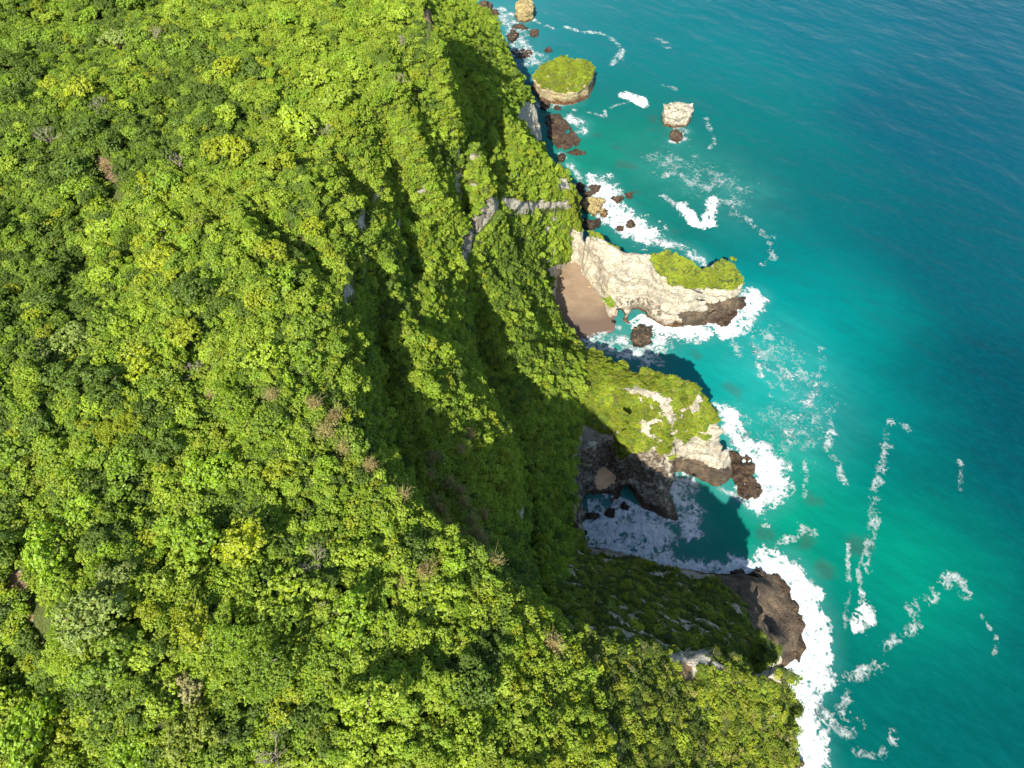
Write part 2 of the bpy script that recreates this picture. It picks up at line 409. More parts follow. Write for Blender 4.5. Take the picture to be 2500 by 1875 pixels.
def set_attr(me, name, data):
    data = np.asarray(data, np.float32)
    if data.ndim == 1:
        a = me.attributes.new(name, 'FLOAT', 'POINT'); a.data.foreach_set('value', data)
    else:
        a = me.attributes.new(name, 'FLOAT_COLOR', 'POINT')
        d = np.ones((len(data), 4), np.float32); d[:, :3] = data; a.data.foreach_set('color', d.ravel())

def add(name, me, mat=None, label=None, cat=None, kind=None, group=None, parent=None):
    o = bpy.data.objects.new(name, me)
    COL.link(o)
    if mat is not None and me is not None and not me.materials: me.materials.append(mat)
    if label: o['label'] = label
    if cat: o['category'] = cat
    if kind: o['kind'] = kind
    if group: o['group'] = group
    if parent: o.parent = parent
    return o

# ------------------------------------------------------------------ materials
def new_mat(name):
    m = bpy.data.materials.new(name); m.use_nodes = True
    nt = m.node_tree; nt.nodes.clear()
    out = nt.nodes.new('ShaderNodeOutputMaterial')
    return m, nt, out
class NB:
    def __init__(s, nt): s.nt = nt
    def n(s, t, **kw):
        x = s.nt.nodes.new(t)
        for k, v in kw.items(): setattr(x, k, v)
        return x
    def l(s, a, b): s.nt.links.new(a, b)
    def noise(s, vec, scale, detail=4, rough=0.55, dim='3D'):
        x = s.n('ShaderNodeTexNoise', noise_dimensions=dim); x.inputs['Scale'].default_value = scale; x.inputs['Detail'].default_value = detail; x.inputs['Roughness'].default_value = rough
        if vec is not None: s.l(vec, x.inputs['Vector'])
        return x.outputs['Fac']
    def ramp(s, fac, stops):
        x = s.n('ShaderNodeValToRGB'); e = x.color_ramp.elements
        while len(e) < len(stops): e.new(0.5)
        for i, (p, c) in enumerate(stops):
            e[i].position = p; e[i].color = (c, c, c, 1) if not isinstance(c, tuple) else (*c, 1)
        s.l(fac, x.inputs['Fac']); return x.outputs['Color']
    def mix(s, fac, a, b, typ='MIX'):
        x = s.n('ShaderNodeMix', data_type='RGBA', blend_type=typ)
        for sock, v in ((x.inputs[0], fac), (x.inputs[6], a), (x.inputs[7], b)):
            if isinstance(v, (int, float)): sock.default_value = v
            elif isinstance(v, tuple): sock.default_value = (*v, 1)
            else: s.l(v, sock)
        return x.outputs[2]
    def math(s, op, a, b=0.0, c=None):
        x = s.n('ShaderNodeMath', operation=op)
        for i, v in enumerate((a, b) if c is None else (a, b, c)):
            if isinstance(v, (int, float)): x.inputs[i].default_value = v
            else: s.l(v, x.inputs[i])
        return x.outputs[0]
    def mapr(s, v, a, b, c=0.0, d=1.0):
        x = s.n('ShaderNodeMapRange', clamp=True)
        s.l(v, x.inputs[0])
        for i, q in enumerate((a, b, c, d)): x.inputs[i + 1].default_value = q
        return x.outputs[0]
    def bsdf(s, out, color, rough=0.9, normal=None, spec=0.2):
        b = s.n('ShaderNodeBsdfPrincipled')
        for nm, v in (('Base Color', color), ('Roughness', rough)):
            if isinstance(v, tuple): b.inputs[nm].default_value = (*v, 1)
            elif isinstance(v, (int, float)): b.inputs[nm].default_value = v
            else: s.l(v, b.inputs[nm])
        b.inputs['Specular IOR Level'].default_value = spec
        if normal is not None: s.l(normal, b.inputs['Normal'])
        if out is not None: s.l(b.outputs[0], out.inputs[0])
        return b
    def bump(s, h, strength, dist, normal=None):
        x = s.n('ShaderNodeBump'); x.inputs['Strength'].default_value = strength; x.inputs['Distance'].default_value = dist
        s.l(h, x.inputs['Height'])
        if normal is not None: s.l(normal, x.inputs['Normal'])
        return x.outputs['Normal']

def rock_shader(name, pale, grey, brown, wet_top, veg=False):
    """limestone: pale and stained above, brown weed and wet dark rock between the tide marks"""
    m, nt, out = new_mat(name); b = NB(nt)
    pos = b.n('ShaderNodeNewGeometry').outputs['Position']
    sep = b.n('ShaderNodeSeparateXYZ'); b.l(pos, sep.inputs[0])
    wn_ = b.n('ShaderNodeTexNoise'); wn_.inputs['Scale'].default_value = 0.22; wn_.inputs['Detail'].default_value = 4; b.l(pos, wn_.inputs['Vector'])
    wv = b.n('ShaderNodeVectorMath', operation='MULTIPLY_ADD'); b.l(wn_.outputs['Color'], wv.inputs[0]); wv.inputs[1].default_value = (5, 5, 5); b.l(pos, wv.inputs[2]); warp = wv.outputs[0]
    mp = b.n('ShaderNodeMapping'); mp.inputs['Scale'].default_value = (0.22, 0.22, 1.0); b.l(warp, mp.inputs['Vector'])
    n1 = b.noise(pos, 0.14, 8, 0.62); n2 = b.noise(warp, 0.55, 9, 0.68); n3 = b.noise(pos, 1.9, 8, 0.72)
    strata = b.noise(mp.outputs[0], 0.75, 7, 0.7)
    col = b.mix(b.ramp(n1, [(0.44, 0.0), (0.58, 1.0)]), pale, grey)
    ochre = tuple(0.45 * p + 0.55 * q for p, q in zip(pale, (0.38, 0.26, 0.10)))
    col = b.mix(b.ramp(n2, [(0.52, 0.0), (0.62, 0.85)]), col, ochre)
    col = b.mix(b.ramp(strata, [(0.36, 0.7), (0.43, 0.0)]), col, tuple(0.45 * g for g in grey))
    crs = []
    for sc_, wd in ((0.20, 0.035), (0.62, 0.05)):
        vr = b.n('ShaderNodeTexVoronoi', feature='DISTANCE_TO_EDGE'); vr.inputs['Scale'].default_value = sc_; b.l(warp, vr.inputs['Vector'])
        crs.append(b.ramp(vr.outputs['Distance'], [(0.0, 1.0), (wd, 0.0)]))
    crack = b.math('MULTIPLY', b.math('MAXIMUM', crs[0], crs[1]), b.ramp(n2, [(0.38, 0.0), (0.55, 0.8)]))
    pits = b.ramp(n3, [(0.28, 0.6), (0.36, 0.0)])
    dark = b.math('MAXIMUM', crack, pits)
    col = b.mix(dark, col, tuple(0.36 * g for g in grey))
    z = b.math('ADD', sep.outputs[2], b.math('MULTIPLY', b.math('SUBTRACT', n1, 0.5), 9.0))
    z = b.math('ADD', z, b.math('MULTIPLY', b.math('SUBTRACT', n2, 0.5), 4.0))
    tide = b.mapr(z, wet_top * 0.55, wet_top * 1.2, 1.0, 0.0)
    weed = b.mix(b.ramp(n2, [(0.40, 0.0), (0.60, 1.0)]), brown, tuple(0.38 * c for c in brown))
    weed = b.mix(b.ramp(n3, [(0.55, 0.0), (0.68, 0.6)]), weed, tuple(0.5 * c + 0.5 * g for c, g in zip(brown, grey)))
    col = b.mix(tide, col, weed)
    if veg:
        st = b.n('ShaderNodeAttribute', attribute_name='stain_shade')
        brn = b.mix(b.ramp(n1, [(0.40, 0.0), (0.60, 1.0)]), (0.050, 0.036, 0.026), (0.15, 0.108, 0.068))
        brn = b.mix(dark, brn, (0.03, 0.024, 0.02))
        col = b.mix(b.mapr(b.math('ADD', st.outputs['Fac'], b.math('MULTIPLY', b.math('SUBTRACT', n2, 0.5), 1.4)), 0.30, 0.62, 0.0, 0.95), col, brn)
        at = b.n('ShaderNodeAttribute', attribute_name='veg')
        soil = b.mix(n2, (0.060, 0.085, 0.020), (0.105, 0.100, 0.036))
        grass = b.mix(b.ramp(n3, [(0.35, 0.0), (0.7, 1.0)]), soil, (0.130, 0.180, 0.026))
        vf = b.math('ADD', at.outputs['Fac'], b.math('MULTIPLY', b.math('SUBTRACT', n2, 0.5), 1.1))
        col = b.mix(b.mapr(vf, 0.44, 0.54), col, grass)
        sa = b.n('ShaderNodeAttribute', attribute_name='soil')
        earth = b.mix(n2, (0.20, 0.125, 0.065), (0.30, 0.21, 0.12))
        col = b.mix(b.mapr(b.math('ADD', sa.outputs['Fac'], b.math('MULTIPLY', b.math('SUBTRACT', n2, 0.5), 0.7)), 0.42, 0.55), col, earth)
    h = b.math('ADD', b.math('MULTIPLY', n2, 1.3), b.math('ADD', b.math('MULTIPLY', n3, 0.7), b.math('MULTIPLY', strata, 0.9)))
    h = b.math('SUBTRACT', h, b.math('MULTIPLY', crack, 0.45))
    rough = b.mapr(tide, 0.0, 1.0, 0.92, 0.55)
    b.bsdf(out, col, rough, b.bump(h, 1.0, 0.75), 0.25)
    return m

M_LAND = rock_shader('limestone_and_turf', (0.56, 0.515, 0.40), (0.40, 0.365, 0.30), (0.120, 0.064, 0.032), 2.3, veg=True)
M_ISLET = rock_shader('islet_limestone', (0.44, 0.37, 0.21), (0.32, 0.27, 0.17), (0.17, 0.085, 0.038), 3.0, veg=True)
M_REEF = rock_shader('weedy_reef_rock', (0.15, 0.105, 0.068), (0.095, 0.070, 0.050), (0.085, 0.054, 0.035), 2.0)
M_DARK = rock_shader('wet_dark_rock', (0.12, 0.085, 0.055), (0.055, 0.046, 0.040), (0.040, 0.028, 0.020), 2.4)
M_YELLOW = rock_shader('yellow_limestone', (0.42, 0.34, 0.15), (0.34, 0.27, 0.13), (0.15, 0.08, 0.036), 1.6)

def make_sand(nm='beach_sand', gain=1.0, wt=(1, 1, 1)):
    g_ = lambda *c: tuple(gain * q * w for q, w in zip(c, wt))
    m, nt, out = new_mat(nm); b = NB(nt)
    pos = b.n('ShaderNodeNewGeometry').outputs['Position']
    n1 = b.noise(pos, 0.10, 4); n2 = b.noise(pos, 6.0, 3, 0.7); sep = b.n('ShaderNodeSeparateXYZ'); b.l(pos, sep.inputs[0])
    wet = b.mapr(b.math('ADD', sep.outputs[2], b.math('MULTIPLY', n1, 1.2)), 1.5, 2.9, 1.0, 0.0)
    col = b.mix(b.ramp(n1, [(0.35, 0.0), (0.65, 1.0)]), g_(0.190, 0.135, 0.086), g_(0.260, 0.192, 0.128))
    col = b.mix(b.math('MULTIPLY', n2, 0.35), col, (0.15, 0.10, 0.07))
    ln = b.math('SINE', b.math('ADD', b.math('MULTIPLY', sep.outputs[2], 7.0), b.math('MULTIPLY', b.noise(pos, 0.22, 3), 14.0)))
    col = b.mix(b.mapr(ln, 0.80, 1.0, 0.0, 0.30), col, g_(0.30, 0.225, 0.165))
    col = b.mix(wet, col, (0.120, 0.085, 0.064))
    b.bsdf(out, col, b.mapr(wet, 0, 1, 0.9, 0.45), b.bump(n2, 0.4, 0.08), 0.25)
    return m
M_SAND = make_sand()
M_SAND_BOUNCE = make_sand('cave_sand', 3.0, (1.15, 1.0, 0.82))  # bounced light painted in: sand paler and warmer than on the beach

def make_water():
    m, nt, out = new_mat('sea_water'); b = NB(nt)
    pos = b.n('ShaderNodeNewGeometry').outputs['Position']
    col = b.n('ShaderNodeAttribute', attribute_name='watercol').outputs['Color']
    mp = b.n('ShaderNodeMapping', vector_type='TEXTURE'); mp.inputs['Rotation'].default_value = (0, 0, math.radians(-42)); mp.inputs['Scale'].default_value = (1.9, 1.0, 1.0); b.l(pos, mp.inputs['Vector'])
    swell = b.noise(mp.outputs[0], 0.055, 2, 0.5); chop = b.noise(mp.outputs[0], 0.42, 3, 0.6); rip = b.noise(mp.outputs[0], 1.5, 3, 0.65)
    mott = b.noise(pos, 0.035, 4, 0.6)
    c2 = b.mix(b.ramp(mott, [(0.40, 0.0), (0.7, 0.16)]), col, (0.0, 0.060, 0.075))
    c2 = b.mix(b.ramp(chop, [(0.40, 0.0), (0.72, 0.12)]), c2, (0.004, 0.150, 0.160))
    h = b.math('ADD', b.math('MULTIPLY', swell, 3.4), b.math('ADD', b.math('MULTIPLY', chop, 0.38), b.math('MULTIPLY', rip, 0.10)))
    p = b.bsdf(out, c2, 0.22, b.bump(h, 0.75, 0.8), 0.22)
    p.inputs['IOR'].default_value = 1.33
    return m
M_WATER = make_water()

def make_foam():
    m, nt, out = new_mat('sea_foam'); b = NB(nt)
    pos = b.n('ShaderNodeNewGeometry').outputs['Position']
    n1 = b.noise(pos, 1.3, 7, 0.75); n2 = b.noise(pos, 1.7, 6, 0.72)
    th = b.n('ShaderNodeAttribute', attribute_name='thick').outputs['Fac']
    n0 = b.noise(pos, 0.35, 6, 0.7)
    col = b.mix(b.ramp(n0, [(0.38, 0.0), (0.60, 1.0)]), b.mix(n1, (0.30, 0.40, 0.42), (0.50, 0.57, 0.58)), b.mix(n1, (0.58, 0.63, 0.63), (0.78, 0.80, 0.79)))
    p = b.bsdf(None, col, 0.85, b.bump(n1, 0.9, 0.5), 0.1)
    cover = b.math('ADD', th, b.math('MULTIPLY', b.math('SUBTRACT', n2, 0.5), 0.95))
    tr = b.n('ShaderNodeBsdfTransparent'); mx = b.n('ShaderNodeMixShader')
    b.l(b.mapr(cover, 0.05, 0.85), mx.inputs[0]); b.l(tr.outputs[0], mx.inputs[1]); b.l(p.outputs[0], mx.inputs[2]); b.l(mx.outputs[0], out.inputs[0])
    return m
M_FOAM = make_foam()

# ------------------------------------------------------------------ zones, in measured outlines
VEG_UPPER_HEAD = [(1583, 618), (1605, 606), (1640, 600), (1679, 612), (1712, 640), (1737, 655), (1748, 632), (1762, 608), (1798, 604), (1836, 632), (1856, 672), (1846, 692), (1790, 703), (1751, 706), (1679, 704), (1635, 692), (1606, 664), (1592, 642)]
VEG_UPPER_RIDGE = [(1380, 540), (1404, 545), (1462, 562), (1540, 606), (1530, 616), (1480, 590), (1420, 568), (1390, 556)]
ROCKS = [
    [(1128, 590), (1160, 528), (1188, 490), (1218, 480), (1216, 505), (1190, 538), (1160, 575), (1145, 625), (1126, 640)],
    [(1222, 484), (1262, 484), (1300, 496), (1340, 490), (1384, 488), (1388, 508), (1340, 508), (1300, 516), (1252, 510)],
    [(1256, 290), (1275, 250), (1296, 250), (1328, 280), (1350, 372), (1308, 352), (1285, 322)],
    [(858, 455), (868, 470), (900, 518), (892, 560), (868, 550), (880, 520)],
    [(842, 655), (860, 655), (858, 720), (846, 770), (840, 720)],
    [(1330, 655), (1392, 640), (1386, 668), (1360, 700), (1350, 735), (1338, 725), (1352, 690)],
    [(1515, 950), (1540, 940), (1590, 948), (1635, 970), (1650, 1000), (1645, 1050), (1628, 1030), (1612, 985), (1560, 962), (1525, 962)],
    [(1645, 1040), (1660, 1070), (1690, 1068), (1715, 1050), (1740, 1030), (1770, 1030), (1800, 1170), (1680, 1106), (1628, 1088)],
    [(1420, 1036), (1480, 1060), (1535, 1052), (1590, 1056), (1625, 1088), (1680, 1104), (1740, 1132), (1810, 1165), (1760, 1200), (1650, 1300), (1395, 1300), (1398, 1120)],
    [(1620, 1596), (1660, 1585), (1700, 1590), (1740, 1610), (1770, 1628), (1760, 1640), (1715, 1622), (1690, 1660), (1672, 1672), (1676, 1630), (1640, 1620)],
    [(1850, 1655), (1900, 1642), (1920, 1660), (1880, 1672)], [(1880, 1745), (1915, 1735), (1912, 1752), (1885, 1758)],
    [(1742, 1400), (1760, 1425), (1800, 1460), (1850, 1545), (1900, 1580), (1915, 1625), (1990, 1640), (1990, 1390)]]
GREEN_ON_ROCK = [[(1495, 1062), (1560, 1048), (1600, 1075), (1620, 1090), (1570, 1100), (1510, 1118)], [(1600, 1080), (1640, 1100), (1650, 1120), (1615, 1110)], [(1660, 1020), (1690, 1050), (1672, 1090), (1652, 1060)], [(1700, 1055), (1735, 1060), (1730, 1075), (1705, 1070)]]
SOILS = [[(0, 1410), (40, 1390), (70, 1440), (82, 1500), (75, 1570), (58, 1560), (60, 1480), (20, 1430)], [(240, 1440), (275, 1450), (300, 1500), (255, 1490)], [(1030, 28), (1052, 28), (1054, 52), (1032, 50)], [(1660, 1610), (1690, 1630), (1690, 1660), (1672, 1672), (1660, 1650)], [(230, 385), (265, 380), (290, 440), (250, 440)], [(425, 400), (450, 400), (440, 440)]]
SHORE_SIDE = [(1405, 1330, 0), (1360, 1400, 80), (1330, 1460, 115), (1372, 1530, 124), (1450, 1700, 122), (1500, 1950, 120)]

def poly_w(p): return [W(*q) for q in p]
HEAD_UP = [(31, 258), (26, 257), (20, 259), (20, 268), (30, 275), (36, 305), (60, 330), (170, 330), (170, 195), (60, 200), (53.6, 222.5), (49, 229.5), (42, 241.5), (35, 253.5)]
HEAD_MID = poly_w([(1418, 838, 3), (1408, 880, 26), (1412, 940, 35), (1414, 1005, 41), (1412, 1040, 40), (1410, 1120, 12), (1400, 1300, 0)]) + [(60, 84), (105, 84), (130, 190)] + poly_w([(1560, 860, 0), (1460, 838, 0)])
HEAD_LOW = poly_w(SHORE_SIDE[:1] + SHORE_SIDE[1:]) + [(W(1500, 1950, 120)[0], -70), (140, -70), (140, 95)] + poly_w([(1900, 1340, 0), (1650, 1340, 0), (1450, 1318, 0)])

def zone_veg(co, nrm):
    """how overgrown each land point is, 0 bare rock .. 1 covered"""
    nz = nrm[:, 2]; px, py = P(co[:, 0], co[:, 1], co[:, 2])
    px = px + 16 * fbm(co[:, 0] / 5, co[:, 1] / 5, co[:, 2] / 5 + 3, 3); py = py + 13 * fbm(co[:, 0] / 5 + 9, co[:, 1] / 5, co[:, 2] / 5, 3)
    veg = np.ones(len(co), np.float32)
    big = fbm(co[:, 0] / 7.0, co[:, 1] / 7.0, co[:, 2] / 5.0, 3)
    veg[(nz < 0.30) & (big > 0.12)] = 0.25
    up = in_poly(co[:, 0], co[:, 1], HEAD_UP)
    veg[up] = 0.0
    veg[up & (in_poly(px, py, VEG_UPPER_HEAD) | in_poly(px, py, VEG_UPPER_RIDGE) | in_poly(px, py, [(1370, 465), (1416, 465), (1424, 540), (1404, 556), (1368, 535)]))] = 1.0
    for p in ROCKS: veg[in_poly(px, py, p)] = 0.0
    for p in GREEN_ON_ROCK: veg[in_poly(px, py, p)] = 0.9
    mid = in_poly(co[:, 0], co[:, 1], HEAD_MID)
    tip = mid & (px > 1560) & (py > 960) & (big > 0.26); veg[tip] = np.minimum(veg[tip], 0.1)
    lowh = in_poly(co[:, 0], co[:, 1], HEAD_LOW)
    streak = fbm(co[:, 0] / 15.0, co[:, 1] / 15.0, co[:, 2] / 5.0, 3)
    veg[lowh & (nz < 0.75) & (nrm[:, 1] > 0.35) & (streak > 0.05)] = 0.15
    veg[lowh & (co[:, 2] < 9 + 10 * big)] = 0.0
    veg[co[:, 2] < 5.0 + 4 * big] = 0.0
    sand = in_poly(px, py, BEACH_PX) & (co[:, 2] < 7)
    veg[sand] = 0.0
    soil = np.zeros(len(co), np.float32)
    for p in SOILS: soil[in_poly(px, py, p)] = 1.0
    veg[soil > 0] = 0.0
    stain_shade = np.zeros(len(co), np.float32)
    stain_shade[in_poly(px, py, [(1735, 1396), (1760, 1425), (1800, 1460), (1850, 1545), (1900, 1580), (1915, 1625), (1990, 1640), (1990, 1390)])] = 0.85  # brown toe rock, with the shade on it darkened into the colour
    stain_shade[in_poly(px, py, [(1395, 1120), (1480, 1075), (1620, 1100), (1660, 1290), (1395, 1300)])] = 0.55
    stain_shade[in_poly(px, py, [(1500, 720), (1560, 700), (1600, 745), (1640, 770), (1560, 790), (1510, 790)]) & (co[:, 2] < 11)] = 0.45
    stain_shade[in_poly(px, py, [(1104, 560), (1145, 520), (1180, 468), (1205, 500), (1168, 560), (1140, 720), (1102, 720)])] = 0.5
    stain_shade[in_poly(px, py, [(1650, 748), (1700, 742), (1760, 734), (1816, 714), (1834, 735), (1800, 790), (1740, 805), (1664, 805)]) & (co[:, 2] < 9)] = 0.95
    stain_shade[in_poly(px, py, [(1636, 1118), (1690, 1122), (1800, 1152), (1815, 1215), (1700, 1165), (1636, 1156)])] = 0.9  # dark brown foot band, undercut shade painted in with the brown
    return veg, soil, stain_shade

def vert_normals(me):
    n = np.empty(len(me.vertices) * 3, np.float32); me.vertices.foreach_get('normal', n); return n.reshape(-1, 3)

def inside_margin(x, y, poly, mrg):
    r = in_poly(x, y, poly)
    b = densify(poly + [poly[0]], 2.0)
    idx = np.nonzero(r)[0]
    if len(idx):
        d, _ = dist_to(b, x[idx], y[idx]); r[idx] = d > mrg
    return r

CAVES = {id(HEAD_MID): [((*W(1538, 1212, 3), 2.5), (4.2, 8.5, 4.6), 0.5), ((*W(1455, 1225, 2), 2.0), (8, 5, 5), 0.3)],
         id(HEAD_UP): [((*W(1667, 750, 5), 5.0), (2.0, 4, 2.6), 0.2), ((*W(1556, 768, 2), 1.5), (5, 6, 4.5), 0.0), ((*W(1510, 762, 2), 1.5), (4, 4, 3.5), 0.3)]}
LANDS = []          # (object, co, quads) for planting
def build_land(name, co, q, label, keep, kind='structure', cat=None):
    cen = co[q].mean(1); k = keep(cen)
    me, c2, q2 = mesh_from(name, co, q[k])
    nz = vert_normals(me)
    veg, soil, stain_shade = zone_veg(c2, nz)
    set_attr(me, 'veg', veg); set_attr(me, 'soil', soil); set_attr(me, 'stain_shade', stain_shade)
    o = add(name, me, M_LAND, label, cat, kind)
    LANDS.append((o, c2, q2, veg * (soil < 0.5)))
    return o

co, q = surface_nets(x0L + 3, x1L - 3, y0L + 3, 620, -5, 162, 1.5, 1.0)
build_land('terrain', co, q, 'wooded plateau and steep green slopes falling to the sea', lambda c: ~(inside_margin(c[:, 0], c[:, 1], HEAD_UP, 1.2) | inside_margin(c[:, 0], c[:, 1], HEAD_MID, 1.2) | inside_margin(c[:, 0], c[:, 1], HEAD_LOW, 1.2)) & (c[:, 2] > -4))
for nm, poly, lab in (('headland', HEAD_UP, 'white limestone headland with a green top beside the brown sandy beach'),
                      ('headland', HEAD_MID, 'half green headland of pale rock between the two small bays'),
                      ('headland', HEAD_LOW, 'high headland with a dark shaded wall above the foaming inner bay')):
    pp = np.array(poly); sel = land & in_poly(GX, GY, poly)
    bx0, bx1, by0, by1 = GX[sel].min() - 8, GX[sel].max() + 8, GY[sel].min() - 8, GY[sel].max() + 8
    co, q = surface_nets(bx0, bx1, by0, by1, -5, Hs[sel].max() + 6, 0.75, {id(HEAD_UP): 1.15, id(HEAD_MID): 1.6, id(HEAD_LOW): 2.1}[id(poly)], CAVES.get(id(poly), ()))
    build_land(nm, co, q, lab, lambda c: in_poly(c[:, 0], c[:, 1], poly) & (c[:, 2] > -4))

# ------------------------------------------------------------------ sand
def sand_sheet(name, outline, zoff, label, step=1.0, mat=None, jit=0.0):
    poly = outline; a = np.array(poly)
    X = np.arange(a[:, 0].min() - 1, a[:, 0].max() + 2, step); Y = np.arange(a[:, 1].min() - 1, a[:, 1].max() + 2, step)
    XX, YY = np.meshgrid(X, Y, indexing='ij')
    hz = bil(Hs, XX, YY)
    Z = zoff(XX, YY, hz) + 0.12 * fbm(XX / 5, YY / 5, 1.0, 2)
    jx, jy = 1.6 * fbm(XX / 3, YY / 3, 4.0, 3), 1.6 * fbm(XX / 3, YY / 3, 8.0, 3)
    ok = in_poly(XX + jx * jit, YY + jy * jit, poly)
    co = np.stack([XX.ravel(), YY.ravel(), Z.ravel()], 1); idx = np.arange(XX.size).reshape(XX.shape)
    q = np.stack([idx[:-1, :-1], idx[1:, :-1], idx[1:, 1:], idx[:-1, 1:]], -1)[ok[:-1, :-1]]
    me, _, _ = mesh_from(name, co, q)
    return add(name, me, mat or M_SAND, label, None, 'structure')
bp3 = [tuple(bc + (np.array(p) - bc) * 1.2) for p in bp]
sand_sheet('beach', bp3, beach_z, 'small brown sandy beach in the cove under the white headland')
cp = [W(a, b, 4.0) for a, b in [(1450, 1152), (1458, 1142), (1467, 1136), (1480, 1136), (1493, 1142), (1503, 1154), (1508, 1167), (1500, 1176), (1488, 1184), (1474, 1194), (1462, 1198), (1455, 1186), (1451, 1170)]]
sand_sheet('cave_sand', cp, lambda x, y, h: 0 * x + 3.7, 'small patch of pale sand at the cave mouth in shade', 0.35, M_SAND_BOUNCE, 1.0)

